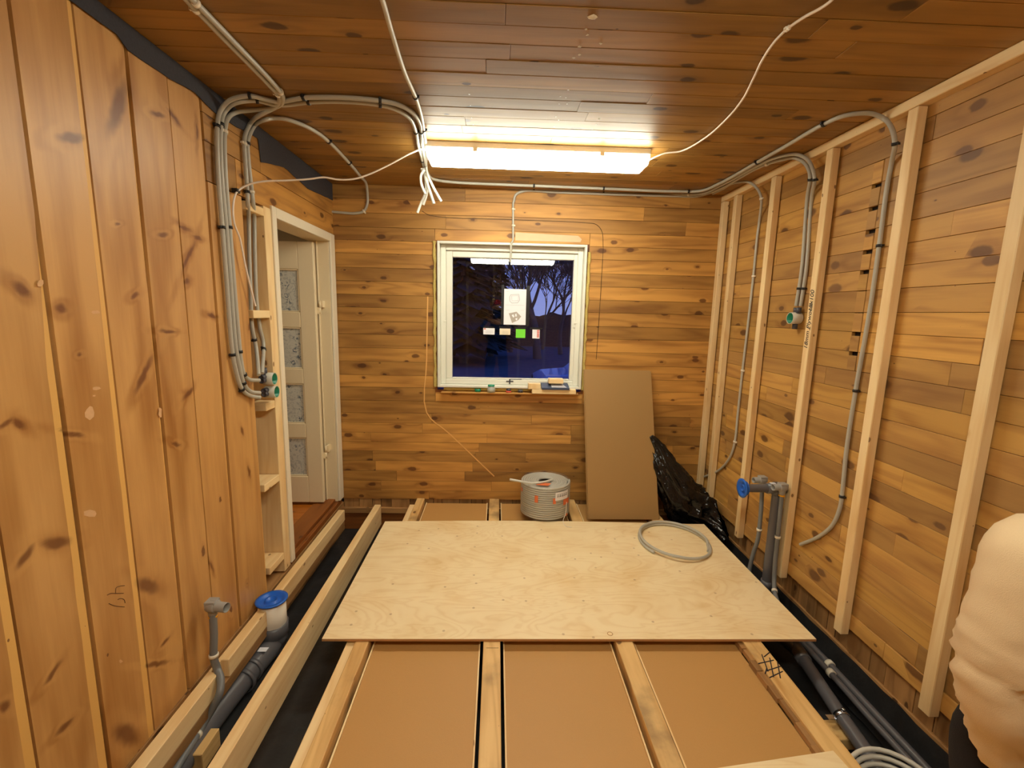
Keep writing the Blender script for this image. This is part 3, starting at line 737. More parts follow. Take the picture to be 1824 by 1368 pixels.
# wooden blocks beside the doorway
blk = [(376, 'topmost small wooden block beside the door frame'), (553, 'small wooden block where the white cable ends beside the door frame'),
       (716, 'small broken wooden block just below the two round socket boxes'), (857, 'small wooden block midway between socket boxes and floor'), (1012, 'lowest small wooden block beside the door frame')]
for i, (py, lab) in enumerate(blk):
    c = P(480, py, 'x', XL+.003); m_ = MB()
    if i == 2: m_.box(XL-.09, XL+.004, 2.52, 2.620, c.z-.045, c.z, 1, tone=.7)
    else: m_.box(XL-.11, XL+.006, 2.445, 2.620, c.z-.042, c.z, 1, tone=.7)
    tag(m_.build('wood_block', M['stud'], bevel=.004, bseg=2), lab, 'block', 'small wooden blocks beside the doorway')

# ------------------------------------------------------------------ window
win = bpy.data.objects.new('window_1', None); COL.objects.link(win); win.location = (.11, YB+.05, WZ0); win['_org'] = tuple(win.location); win['kind'] = 'structure'
GY = YB+.075
a, b = _a, _b
ox0, ox1, oz0, oz1 = a.x, b.x+.008, b.z+.01, a.z
def ring(mb, x0, x1, z0, z1, w, y0, y1, wb=None):
    wb = wb or w
    mb.box(x0, x0+w, y0, y1, z0, z1, 2); mb.box(x1-w, x1, y0, y1, z0, z1, 2); mb.box(x0+w, x1-w, y0, y1, z1-w, z1, 0); mb.box(x0+w, x1-w, y0, y1, z0, z0+wb, 0)
m_ = MB(); ring(m_, ox0, ox1, oz0, oz1, .018, YB-.035, YB+.10); m_.build('window_lining', M['frame'], win, bevel=.002)
m_ = MB(); ring(m_, ox0+.019, ox1-.019, oz0+.019, oz1-.019, .042, YB+.025, YB+.10); m_.build('window_frame', M['frame'], win, bevel=.004)
gx0, gx1 = P(806, 560, 'y', GY).x, P(1018, 560, 'y', GY).x; gz1, gz0 = P(912, 458, 'y', GY).z, P(912, 673, 'y', GY).z
m_ = MB(); sw = gx0-(ox0+.062); ring(m_, ox0+.062, gx1+sw, oz0+.062, oz1-.062, .001+sw, YB+.045, YB+.095, wb=gz0-(oz0+.062)); 
m_.box(gx0-.0, gx1, YB+.03, YB+.045, gz0-.035, gz0-.022, 0)
sash = m_.build('sash', M['frame'], win, bevel=.005)
m_ = MB(); m_.box(gx1+sw, ox1-.06, YB+.05, YB+.095, oz0+.06, oz1-.06, 2); m_.box(gx0-.01, gx1+.01, YB+.05, YB+.095, gz1, oz1-.061, 0); m_.build('frame_filler', M['frame'], win)
m_ = MB(); m_.face([(gx0-.005, GY, gz0-.005), (gx1+.005, GY, gz0-.005), (gx1+.005, GY, gz1+.005), (gx0-.005, GY, gz1+.005)]); m_.build('pane', M['glass'], win)
m_ = MB(); ring(m_, gx0-.004, gx1+.004, gz0-.004, gz1+.004, .006, GY-.004, GY+.004); m_.build('gasket', M['boxdark'], win)
m_ = MB()
for px, py in ((791, 572), (1023, 575)):
    c = P(px, py, 'y', YB+.044); m_.box(c.x-.010, c.x+.010, YB+.034, YB+.046, c.z-.04, c.z+.04); m_.box(c.x-.004, c.x+.02, YB+.022, YB+.034, c.z-.008, c.z+.008)
m_.build('latch', M['frame'], win, bevel=.002)
c = P(908, 679, 'y', YB+.02); m_ = MB()
m_.lathe((c.x, YB+.045, c.z), (0, -1, 0), [(0, .0), (0, .012), (.02, .010), (.02, 0)], 16); m_.box(c.x-.03, c.x+.03, YB+.018, YB+.026, c.z-.006, c.z+.004); m_.box(c.x-.006, c.x+.006, YB+.018, YB+.026, c.z-.024, c.z+.018); m_.box(c.x+.0, c.x+.1, YB+.034, YB+.04, c.z+.012, c.z+.018)
m_.build('handle', M['boxdark'], win, bevel=.002)
m_ = MB(); ring(m_, WX0-.004, WX1+.004, WZ0, WZ1+.002, .02, YB+.002, YB+.16); m_.build('rough_frame', M['redboard'], win)
# mineral wool showing around the frame
m_ = MB(); rw = random.Random(5)
def wool(ax0, az0, ax1, az1):
    n_ = 34; w = .010
    for side in (0,):
        pts = []; rd = []
        for k in range(n_+1):
            t = k/n_; pts.append((ax0+(ax1-ax0)*t+rw.uniform(-.003, .003), YB-.002, az0+(az1-az0)*t)); rd.append(rw.uniform(.009, .018))
        m_.tube(pts, .01, 7, rads=rd)
wool(ox0-.022, oz0, ox0-.024, oz1+.0); wool(ox1+.020, oz0-.01, ox1+.022, oz1-.05); wool(ox0+.05, oz0-.016, ox1-.05, oz0-.016)
m_.build('insulation', M['wool'], win)

# papers and cards on the glass
def card(name, px0, py0, px1, py1, mat, label, cat, group=None, y=GY-.006):
    a, b = P(px0, py0, 'y', y), P(px1, py1, 'y', y); m_ = MB(); m_.box(a.x, b.x, y, y+.0012, b.z, a.z); return tag(m_.build(name, mat), label, cat, group), a, b
pg, a, b = card('paper_sheet', 897, 514.5, 938, 579, M['paper'], 'white paper with two printed drawings hanging on the window pane', 'paper')
m_ = MB(); yy = GY-.0068
def pxq(x_, z_): return (a.x+(b.x-a.x)*x_, yy, a.z+(b.z-a.z)*z_)
for t in range(9):      # upper plan: a rounded rectangle outline
    pass
def outline(pts, w, mi=0):
    for p, q in zip(pts, pts[1:]+pts[:1]): m_.tube([pxq(*p), pxq(*q)], w, 5, mi=mi)
outline([(.30, .16), (.64, .14), (.66, .20), (.68, .30), (.60, .38), (.36, .39), (.27, .34), (.26, .22)], .0022)
outline([(.34, .19), (.62, .18), (.62, .32), (.36, .33)], .0014)
for (x0_, x1_, z_) in ((.08, .22, .07), (.76, .88, .07), (.10, .28, .59), (.74, .86, .59), (.08, .88, .445)): m_.tube([pxq(x0_, z_), pxq(x1_, z_)], .0009, 5)
m_.build('printed_drawing', M['ink'], pg)
m_ = MB(); poly = [pxq(*q) for q in ((.24, .68), (.56, .63), (.76, .76), (.64, .87), (.38, .95))]; m_.face(poly)
m_.build('printed_drawing', M['ink2'], pg)
m_ = MB(); yy = GY-.0072
for q in ([(.36, .74), (.42, .70), (.48, .76), (.44, .80)], [(.50, .70), (.56, .68), (.58, .76), (.52, .77)], [(.52, .82), (.60, .80), (.60, .87), (.54, .87)]): m_.face([pxq(*c_) for c_ in q])
m_.build('printed_rooms', M['paper'], pg)
for (x0_, y0_, x1_, y1_, lab) in ((893.5,507,897,578,'black magnetic strip left of the white paper'),(938,509,942,581,'black magnetic strip right of the white paper'),
        (861,581.5,880,584,'short black magnetic strip above the leftmost card'),(889,581.5,911,584,'short black magnetic strip above the cream card'),
        (917,582,937.5,586,'short black magnetic strip above the green note'),(943.5,583,966,587,'short black magnetic strip above the rightmost card')):
    card('magnetic_strip', x0_, y0_, x1_, y1_, M['blackmag'], lab+' on the window pane', 'magnetic strip', 'black strips on the window pane', GY-.009)
o1, a, b = card('note_card', 861, 584.3, 881, 596, M['paper'], 'white card with a red corner mark, leftmost of the cards on the window pane', 'card', 'cards on the window pane')
m_ = MB(); yy = GY-.0068; m_.face([pxq(*q) for q in ((.03, .05), (.22, .05), (.22, .2), (.03, .2))]); m_.build('red_mark', M['redink'], o1)
m_ = MB()
for zz in (.45, .6, .75): m_.tube([pxq(.2, zz), pxq(.85, zz)], .0008, 4)
m_.build('print_lines', M['ink'], o1)
o1, a, b = card('note_card', 890, 585, 909, 596.5, M['creamcard'], 'cream card second from the left on the window pane', 'card', 'cards on the window pane')
m_ = MB()
for zz in (.45, .65, .8): m_.tube([pxq(.25, zz), pxq(.85, zz)], .0008, 4)
m_.build('print_lines', M['ink2'], o1)
card('sticky_note', 919, 586, 935.5, 602, M['greenpaper'], 'bright green square note on the window pane', 'note')
o1, a, b = card('note_card', 948.5, 586.5, 961, 603, M['paper'], 'white upright card with red print, rightmost on the window pane', 'card', 'cards on the window pane')
m_ = MB()
for k in range(5): m_.face([pxq(*q) for q in ((.62, .08+.17*k), (.95, .08+.17*k), (.95, .2+.17*k), (.62, .2+.17*k))])
m_.build('red_mark', M['redink'], o1)

# things on the window ledge
LY = YB-.03; LZ = oz0-.0345          # ledge of the boards below the lining
m_ = MB(); m_.box(ox0+.03, ox1-.02, YB-.055, YB+.03, LZ-.012, LZ, 0, tone=.6); m_.build('sill_board', M['plank_back'], win, bevel=.003)
LY = YB-.03
c = P(851, 692, 'y', LY); m_ = MB(); m_.lathe((c.x, LY, LZ+.0005), (0, 0, 1), [(0, 0), (0, .024), (.026, .026), (.026, .022), (.004, .020), (.004, 0)], 24)
tag(m_.build('green_lid', M['green']), 'small round green lid standing on the window ledge', 'lid')
c = P(875, 690, 'y', LY); j = thing('small_jar', (c.x, LY, LZ), 'small clear jar with green lid on the window ledge', 'jar')
m_ = MB(); m_.lathe((c.x, LY, LZ+.0005), (0, 0, 1), [(0, 0), (0, .034), (.03, .033), (.04, .026), (.052, .026), (.052, 0)], 24); m_.build('jar_body', M['jar'], j)
m_ = MB(); m_.lathe((c.x, LY, LZ+.0485), (0, 0, 1), [(0, .0275), (.012, .0275), (.013, 0)], 24); m_.build('lid', M['green'], j)
c = P(906, 692, 'y', LY); j = thing('red_knob', (c.x, LY, LZ), 'small grey knob with red base on the window ledge', 'knob')
m_ = MB(); m_.lathe((c.x, LY, LZ+.0005), (0, 0, 1), [(0, 0), (0, .022), (.014, .022), (.014, 0)], 20); m_.build('knob_base', M['redink'], j)
m_ = MB(); m_.lathe((c.x, LY, LZ+.0155), (0, 0, 1), [(0, 0), (0, .020), (.014, .017), (.016, 0)], 20); m_.build('knob_top', M['boxdark'], j)
c = P(927, 693, 'y', LY); j = thing('plug_socket', (c.x, LY, LZ), 'small dark two-hole fitting on the window ledge', 'fitting')
m_ = MB(); m_.box(c.x-.02, c.x+.02, LY-.015, LY+.015, LZ+.0005, LZ+.024); m_.build('fitting_body', M['boxdark'], j, bevel=.004)
for s_ in (-1, 1):
    m_ = MB(); m_.lathe((c.x+s_*.009, LY-.0152, LZ+.012), (0, -1, 0), [(0, .006), (.001, .006), (.001, 0)], 12); m_.build('socket_hole', M['blackmag'], j)
LY = YB-.045
p0, p1 = P(947.5, 700, 'y', LY-.03), P(1026, 700, 'y', LY-.03)
m_ = MB(); m_.box(p0.x, p1.x, LY-.03, LY+.04, LZ+.0005, LZ+.0365, 0, tone=.7); bt = tag(m_.build('wood_batten', M['stud'], bevel=.002), 'long pale wooden batten on the right end of the window ledge', 'batten')
zt = LZ+.037
p0, p1 = P(941, 690, 'y', LY-.03), P(963, 690, 'y', LY-.03)
m_ = MB(); m_.box(p0.x, p1.x, LY-.03, LY+.03, zt, zt+.045, 1, tone=.7); tag(m_.build('wood_offcut', M['stud'], bevel=.002), 'small pale offcut with a knot on the left end of the ledge batten', 'offcut')
p0, p1 = P(965, 690, 'y', LY-.03), P(1014, 690, 'y', LY-.03)
bk = thing('dark_box', ((p0.x+p1.x)/2, LY, zt), 'flat dark blue box with a grey photo, lying on the ledge batten', 'box')
m_ = MB(); m_.hexa([(p0.x+(0 if not a & 1 else p1.x-p0.x), LY-.045 if not a & 2 else LY+.085, (zt+.0 if not a & 4 else zt+.016)+(.028 if a & 2 else 0)) for a in range(8)], 0); m_.build('box_body', M['navy'], bk, bevel=.001)
m_ = MB(); xm = p0.x+(p1.x-p0.x)*.36; m_.face([(xm, LY-.036, zt+.019), (p1.x-.02, LY-.036, zt+.019), (p1.x-.05, LY+.05, zt+.0375), (xm, LY+.05, zt+.0375)]); m_.build('printed_photo', M['ink'], bk)
p0, p1 = P(977.5, 675, 'y', LY), P(1003.5, 675, 'y', LY)
m_ = MB(); m_.box(p0.x, p1.x, LY-.01, LY+.06, zt+.046, zt+.084, 0, tone=.9); tag(m_.build('wood_offcut', M['stud'], bevel=.002), 'small pale offcut lying on top of the dark blue box by the pane', 'offcut')

# ------------------------------------------------------------------ lamps
def lamp(x0, y0, label, ZC=ZC):
    t = thing('strip_lamp', (x0+.64, y0+.1, ZC), label, 'lamp', 'ceiling strip lamps'); L, Wd = 1.28, .20
    m_ = MB(); m_.box(x0, x0+L, y0+.004, y0+Wd-.004, ZC-.034, ZC-.001, 0); m_.build('housing', M['frame'], t, bevel=.003)
    m_ = MB(); z0, z1 = ZC-.094, ZC-.035
    c8 = []
    for a_ in range(8):
        ins = 0 if a_ & 4 else 1
        c8.append(((x0+L-ins*.012) if a_ & 1 else (x0+ins*.012), (y0+Wd-ins*.03) if a_ & 2 else (y0+ins*.004), z1 if a_ & 4 else z0))
    m_.hexa(c8, 0); m_.build('diffuser', M['tube'], t, bevel=.012, bseg=3)
    for xx in (x0+.28, x0+1.0):
        m_ = MB(); m_.box(xx-.012, xx+.012, y0-.003, y0+.006, ZC-.052, ZC-.03); m_.build('diffuser_clip', M['frame'], t)
    return t
lamp(-.42, 2.73, 'long lit white strip lamp on the ceiling above the window')
l2 = lamp(-.42, .30, 'lit white strip lamp above the photographer, mirrored in the window', ZC-.11)
for xx in (-.2, .64):
    m_ = MB(); m_.tube([(xx, .40, ZC-.112), (xx, .40, ZC-.001)], .006, 8); m_.build('hanger', M['chrome'], l2)

# ------------------------------------------------------------------ conduits and cables
CZ = ZC-.013; LX = XL+.016; RX = XR-.012; BY = YB-.012
def pts(lst):
    out = []
    for q in lst:
        if len(q) == 3 and not isinstance(q[2], str): out.append(Vector(q))
        else:
            px, py, k = q; ax, v = {'c': ('z', CZ), 'l': ('x', LX), 'l2': ('x', LX-.05), 'l3': ('x', LX+.02), 'r': ('x', RX), 'b': ('y', BY), 's': ('x', XS-.012), 'C': ('z', CZ-.02), 'h': ('y', 3.16), 'H': ('y', 3.10)}[k]
            out.append(P(px, py, ax, v))
    return out
def conduit(lst, label, clips=(), r=.0098, mat='conduit', name='conduit', cat='conduit', group='grey electrical conduits'):
    path = smooth_path(pts(lst), 8); m_ = MB(); m_.tube(path, r, 12)
    o = tag(m_.build(name, M[mat]), label, cat, group)
    for (px, py, k, cm) in clips:
        c = pts([(px, py, k)])[0]; i = min(range(len(path)), key=lambda j_: (path[j_]-c).length); i = max(1, min(len(path)-2, i))
        d = (path[i+1]-path[i-1]).normalized(); c = path[i]
        m_ = MB(); m_.lathe(c-d*.0065, d, [(0, r), (0, r+.0035), (.013, r+.0035), (.013, r)], 14)
        nrm = {'c': Vector((0, 0, 1)), 'C': Vector((0, 0, 1)), 'l': Vector((-1, 0, 0)), 'l3': Vector((-1, 0, 0)), 'l2': Vector((-1, 0, 0)), 'r': Vector((1, 0, 0)), 's': Vector((1, 0, 0)), 'b': Vector((0, 1, 0)), 'h': Vector((0, 0, 1)), 'H': Vector((0, 0, 1))}[k]
        sd = d.cross(nrm).normalized(); m_.obox(c+sd*(r*.6)-d*.005-nrm*.004, sd*(r+.004), d*.010, nrm*(r+.003), 0)
        m_.build('clip', M['clipb' if cm == 'b' else 'clipw'], o)
    return o
conduit([(463,708,'l3'),(446,705,'l'),(431,693,'l'),(420,660,'l'),(413,620,'l'),(404,507,'l'),(396,405,'l'),(388,300,'l'),(387,225,'l'),(393,197,'l'),(409,179,'C'),(445,171,'c'),(477,178,'c'),(498,181,'c'),(524,177,'c'),(545,174,'c'),(614,174,'c'),(677,179.5,'c'),(708,186,'c'),(735,200.5,'c'),(748,219,'c'),(751,240,'c'),(753,262,'c'),(757,290,'c'),(762,309,'c'),(772,319,'c'),(800,324,'c'),(900,329,'c'),(951,331,'c'),(1075,336,'c'),(1200,341,'c'),(1248,340,'c'),(1279,328,'c'),(1349,289,'c'),(1400,260,'c'),(1468,221,'c'),(1505,206,'c'),(1549,202,'c'),(1574,211,'s'),(1588,228,'s'),(1594,256,'s'),(1588,290,'r'),(1580,333,'r'),(1566,438,'r'),(1549,555,'r'),(1524,696,'r'),(1508,800,'r'),(1501,870,'r'),(1496,905,'r'),(1483,935,'r'),(1460,955,'r'),(1426,970,'r')],
    'longest grey conduit, from the left socket boxes over the ceiling to the right wall',
    [(388,224,'l','b'),(400,405,'l','b'),(416,629,'l','b'),(431,694,'l','b'),(445,171,'c','b'),(543,175,'c','b'),(677,180,'c','b'),(750,235,'c','b'),(951,331,'c','b'),(1075,336,'c','b'),(1225,342,'c','b'),(1347,290,'c','b'),(1468,221,'c','b'),(1593,256,'s','b'),(1566,439,'r','b'),(1524,697,'r','b'),(1499,883,'r','b')])
conduit([(463,700,'l3'),(446,697,'l'),(434,682,'l'),(427,655,'l'),(420,620,'l'),(411,507,'l'),(403,405,'l'),(394,300,'l'),(394,222,'l'),(402,197,'l'),(421,183,'C'),(458,179.5,'c'),(487,186,'c'),(508,187,'c'),(550,182,'c'),(614,181,'c'),(677,187,'c'),(708,196,'c'),(730,211,'c'),(740,232,'c'),(745,258,'c'),(752,286,'c'),(757,306,'c'),(758,318,'H'),(764,336,'H'),(773,363,'H')],
    'grey conduit second from the left on the left wall, ending in the hanging bunch',
    [(394,224,'l','b'),(434,683,'l','b'),(458,180,'c','b'),(552,182,'c','b'),(675,187,'c','b'),(741,234,'c','b'),(754,286,'c','b')])
conduit([(462,677.5,'l3'),(444,676,'l'),(434,665,'l'),(429,640,'l'),(425,600,'l'),(417,507,'l'),(409,405,'l'),(401,300,'l'),(400.5,235,'l'),(406,211,'l'),(421.6,200,'C'),(445,196.6,'c'),(477,194,'c'),(494,186,'c'),(497,172,'c'),(480,152,'c'),(400,70,'c'),(330,-3,'c'),(250,-84,'c')],
    'grey conduit third from the left on the left wall, turning back over the ceiling corner',
    [(401,237,'l','w'),(410,405,'l','b'),(429,628,'l','b'),(434,667,'l','b'),(497,168,'c','w'),(345,12,'c','w')])
conduit([(461,668,'l3'),(456,618,'l2'),(449,582,'l2'),(447,534,'l2'),(444,450,'l2'),(443,390,'l2'),(441.5,362,'l'),(440,335,'l'),(437,290,'l'),(435,256,'l'),(437,240,'l'),(445,221.6,'l'),(461,206,'C'),(487,193,'c'),(502,184,'c'),(503,170,'c'),(488,150,'c'),(408,66,'c'),(339,-5,'c'),(260,-86,'c')],
    'grey conduit at the door side of the left wall, running back over the ceiling',
    [(435,257,'l','w'),(440,342,'l','b'),(454,606,'l2','b'),(500,163,'c','w'),(336,2,'c','w')])
conduit([(467,665,'l3'),(469,610,'l2'),(463,584,'l2'),(457,534,'l2'),(454,450,'l2'),(453,390,'l2'),(451,362,'l'),(448,335,'l'),(443,290,'l'),(441,256,'l'),(445,240,'l'),(454,223,'l'),(471.6,213.5,'C'),(487,210.5,'c'),(508,212,'c'),(540,223,'c'),(566,237,'c'),(585,252,'c'),(621.6,290,'c'),(642.6,315,'c'),(652,327,'c'),(654.5,345,'b'),(654,364,'b'),(648,376,'b'),(634,380,'b'),(610,379,'b'),(587.5,377,'b')],
    'grey conduit looping over the ceiling corner and down to the back wall beside the doorway',
    [(441,257,'l','b'),(449,342,'l','w'),(465,625,'l2','b'),(584,251,'c','b'),(621,290,'c','b'),(649,376,'b','w')])
conduit([(640,-120,'c'),(664,-45,'c'),(681,0,'c'),(697,55,'c'),(721,130,'c'),(740,173,'c'),(750,205,'c'),(756,240,'c'),(760,270,'c'),(759,296,'c'),(762,312,'H'),(771,332,'H'),(786,359,'H')],
    'single pale conduit running from the top of the picture over the ceiling to the bunch', [(740,173,'c','b'),(756,233,'c','b')], r=.0085, mat='conduitw')
for i, (lst, lab) in enumerate([
      ([(756,302,'H'),(750,312,'H'),(750,325,'H'),(754,338,'H'),(758,346,'H')], 'short pale conduit end, shortest and frontmost of the hanging bunch left of the lamp'),
      ([(751,300,'h'),(757,318,'h'),(757,345,'h'),(750,362,'h'),(743.5,379,'h')], 'pale conduit end hanging lowest to the left in the bunch'),
      ([(755,300,'h'),(761,320,'h'),(760,345,'h'),(754,365,'h')], 'pale conduit end between the lowest and the frontmost ends of the bunch')]):
    conduit(lst, lab, r=.0085, mat='conduitw')
conduit([(757,298,'c'),(766,318,'c'),(780,325,'b'),(800,329,'b'),(900,334,'b'),(951,337,'b'),(1075,341,'b'),(1200,346,'b'),(1248,345,'c'),(1282,331,'c'),(1349,295,'c'),(1375,283,'c'),(1397,277,'c'),(1418,275,'c'),(1437,283,'s'),(1447,300,'s'),(1451,320,'s'),(1446,351,'r'),(1436,480,'r'),(1426,545,'r')],
    'right one of the two grey conduits ending at the right wall socket box',
    [(823,329,'b','w'),(951,337,'b','b'),(1075,341,'b','b'),(1225,346,'b','w'),(1451,320,'s','b'),(1428,512,'r','b')])
conduit([(915,360,'b'),(919,347,'b'),(935,340,'b'),(980,342,'b'),(1075,345.5,'b'),(1200,349,'b'),(1240,349.5,'b'),(1262,344,'c'),(1285,335,'c'),(1347,300,'c'),(1372,290,'c'),(1394,284,'c'),(1413,281,'c'),(1430,288,'s'),(1441,304,'s'),(1443,320,'s'),(1438,351,'r'),(1428,480,'r'),(1418,545,'r')],
    'left one of the two grey conduits ending at the right wall socket box', [(1364,292,'c','w'),(1443,319,'s','b'),(1420,515,'r','b')])
conduit([(1270,345,'c'),(1288,336,'c'),(1307,326,'c'),(1331,324,'c'),(1347,334,'s'),(1356,354,'s'),(1353,390,'r'),(1349,421,'r'),(1342,492,'r'),(1331,590,'r'),(1322.6,660,'r'),(1314,740,'r'),(1309,787,'r'),(1300,815,'r'),(1280,838,'r'),(1255,849,'r')],
    'thin grey conduit hanging nearest the far right corner, ending above the black plastic', [(1356,355,'s','w'),(1341,492,'r','w'),(1322.6,658,'r','w'),(1309,787,'r','w')], r=.0085)
conduit([(960,333,'b'),(935,338,'b'),(920,346,'b'),(915,358,'b'),(914,375,'b'),(914,410,'b'),(913.5,428,'b'),(.098, YB-.048, 2.09),(.098, YB-.045, 2.02),(.094, YB-.03, 1.955)],
    'grey conduit dropping from the ceiling corner to the top of the window', [(914,373,'b','w'),(914,401,'b','w')], r=.008)
# white lamp cables
lst = [(756,266),(735,271.6),(695,292.6),(656,311),(629.5,319),(603,320),(577,316),(550,319),(511,321.6),(471,323),(445,328),(426,338)]
ya, yb = 2.80, P(426, 338, 'x', LX+.012).y
cp = [Vector((-.41, 2.80, ZC-.05))]+[P(a_, b_, 'y', ya+(yb-ya)*(756-a_)/(756-426)) for a_, b_ in lst]+[P(a_, b_, 'x', LX+.012) for a_, b_ in ((418,350),(415,375),(418,400),(427,424),(437,473),(448,518),(455,545))]
m_ = MB(); m_.tube(smooth_path(cp, 6), .0045, 10)
o = tag(m_.build('lamp_cable', M['cable']), 'white cable sagging from the lit strip lamp to the left wall', 'cable', 'white lamp cables')
c = P(424, 340, 'x', LX+.010); m_ = MB(); m_.box(c.x-.024, c.x+.004, c.y-.016, c.y+.016, c.z-.010, c.z+.010); m_.build('clip', M['clipb'], o, bevel=.003)
conduit([(.855, 2.80, ZC-.05)]+[(a_, b_, 'c') for a_, b_ in ((1184,273),(1212,269.5),(1254,247),(1296,210),(1324,175),(1342,140),(1359,105),(1380,74),(1403,51),(1430,32),(1482,0))]+[(.80, .9, ZC-.01), (.86, .55, ZC-.02), (.865, .42, ZC-.16)],
    'white cable curving from the lit strip lamp over the ceiling to the upper right', [(1403,51,'c','w')], r=.0045, mat='cable', name='lamp_cable', cat='cable', group='white lamp cables')

# ------------------------------------------------------------------ socket boxes
def socket_box(c, d, label, coupler_dir, r=.034, depth=.062, couplers=((0, 0),)):
    c, d = Vector(c), Vector(d).normalized(); t = thing('socket_box', c, label, 'socket box', 'round socket boxes')
    m_ = MB(); m_.lathe(c, d, [(0, 0), (0, r*.9), (.004, r), (depth, r), (depth, r-.003), (.008, r-.004), (.008, 0)], 28); m_.build('box_shell', M['boxgrey'], t)
    m_ = MB(); m_.lathe(c, d, [(.012, 0), (.012, r-.0045), (depth-.001, r-.0035), (depth-.001, r-.006), (.014, r-.007), (.014, 0)], 28); m_.build('green_liner', M['green'], t)
    for (off, dirv) in coupler_dir:
        off, dirv = Vector(off), Vector(dirv).normalized(); m_ = MB()
        m_.lathe(c+off, dirv, [(0, 0), (0, .0145), (.034, .0145), (.034, .0115), (.03, .0115), (.03, 0)], 16); m_.build('coupler', M['boxdark'], t)
    return t
cu = P(478, 674, 'x', LX+.0); cl = P(482, 697, 'x', LX+.0)
socket_box(cu+Vector((-.022, -.01, 0)), (1, 0, 0), 'upper of two round green-lined socket boxes beside the doorway',
           [((.02, -.028, -.004), (0, -1, 0)), ((.02, -.028, .012), (0, -1, .0)), ((.012, -.022, .02), (0, -.4, 1)), ((.012, -.006, .026), (0, -.1, 1))])
socket_box(cl+Vector((-.022, -.01, 0)), (1, 0, 0), 'lower of two round green-lined socket boxes beside the doorway', [((.02, -.028, -.006), (0, -1, 0)), ((.02, -.028, .014), (0, -1, 0))])
cb = P(1425, 567, 'x', RX+.008)
socket_box(cb, (-1, 0, 0), 'round green-lined socket box hanging on the right wall under two conduits', [((-.022, .012, .028), (0, 0, 1)), ((-.022, -.012, .028), (0, 0, 1)), ((-.022, .006, -.03), (0, 0, -1))])

# ------------------------------------------------------------------ plumbing, right
def valve_elbow(c, d, label, pipe_pts, rad=.011, ring=None, clips=(), sq=.03, stub=.062, sr=.019):
    c, d = Vector(c), Vector(d).normalized(); t = thing('pipe_elbow', c, label, 'pipe elbow', 'grey pipe elbows')
    m_ = MB(); m_.lathe(c, d, [(-.012, 0), (-.012, sr+.006), (.0, sr+.007), (.022, sr+.006), (.024, sr), (stub, sr), (stub, sr-.003), (.0, sr-.004), (.0, 0)], 24)
    m_.box(c.x-.022, c.x+.022, c.y-.022, c.y+.022, c.z-.008, c.z+sr+.006)
    m_.lathe(c, (0, 0, -1), [(0, 0), (0, .02), (.045, .017), (.045, 0)], 20); m_.build('elbow_body', M['fitting'], t, bevel=.003)
    if ring:
        m_ = MB(); m_.lathe(c-Vector((0, 0, .046)), (0, 0, -1), [(0, 0), (0, .018), (.008, .018), (.008, 0)], 20); m_.build('lock_ring', M['yellow'], t)
    m_ = MB(); path = smooth_path([c-Vector((0, 0, .02))]+[Vector(p) for p in pipe_pts], 8); m_.tube(path, rad, 12); m_.build('supply_pipe', M['pipe2'], t)
    for cc in clips:
        cc = Vector(cc); i = max(1, min(len(path)-2, min(range(len(path)), key=lambda j_: (path[j_]-cc).length))); dd = (path[i+1]-path[i-1]).normalized()
        m_ = MB(); m_.lathe(path[i]-dd*.007, dd, [(0, rad), (0, rad+.004), (.014, rad+.004), (.014, rad)], 16); m_.build('clip', M['clipw'], t)
    return t
def cap(mb, c, d, r):
    mb.lathe(c, d, [(-.02, r-.004), (0, r-.004), (0, r+.012), (.006, r+.012), (.006, r-.006), (-.006, r-.012), (-.006, r*.48), (.004, r*.46), (.004, r*.38), (-.006, r*.34), (-.006, 0)], 32)
Xp = XS-.06
# wall drain: cap, horizontal pipe, elbow, stack
c0 = P(1318, 866, 'x', 1.50); vx = P(1384, 885, 'x', XS-.045)
dr = thing('drain_pipe', (vx.x, vx.y, ZP), 'dark grey drain pipe rising by the right wall with a blue-capped horizontal branch', 'pipe')
yy_ = vx.y
hz0 = P(1318, 866, 'y', yy_+.03); zz_ = hz0.z
m_ = MB(); bot = P(1366, 1008, 'x', XS-.05)
m_.tube([(vx.x, yy_, zz_+.0), (vx.x, yy_, -.075)], .029, 24); m_.lathe((vx.x, yy_, -.04), (0, 0, -1), [(0, .029), (0, .035), (.05, .035), (.05, .029)], 24)
m_.tube(smooth_path([(vx.x, yy_, -.08), (vx.x-.03, yy_-.01, -.13), (vx.x-.12, yy_-.03, -.21), (vx.x-.3, yy_-.06, -.245)], 6), .034, 20)
m_.build('stack_pipe', M['pipe'], dr)
m_ = MB(); m_.tube([(hz0.x+.01, yy_, zz_), (vx.x, yy_, zz_)], .024, 20); m_.lathe((vx.x-.07, yy_, zz_), (1, 0, 0), [(0, .024), (0, .031), (.11, .031), (.11, 0)], 20); m_.lathe((vx.x, yy_, zz_+.03), (0, 0, -1), [(0, 0), (0, .033), (.07, .033), (.07, .028)], 24)
m_.build('branch_pipe', M['pipe'], dr)
m_ = MB(); cap(m_, (hz0.x, yy_, zz_), (-1, 0, 0), .045); m_.lathe((hz0.x+.03, yy_, zz_), (-1, 0, 0), [(0, .026), (.03, .042), (.032, .042)], 28); m_.build('end_cap', M['blue'], dr)
m_ = MB(); m_.box(vx.x-.05, vx.x-.02, yy_-.01, yy_+.01, zz_+.030, zz_+.033); m_.build('sticker', M['paper'], dr)
ya_ = P(1352, 852, 'x', 1.69)
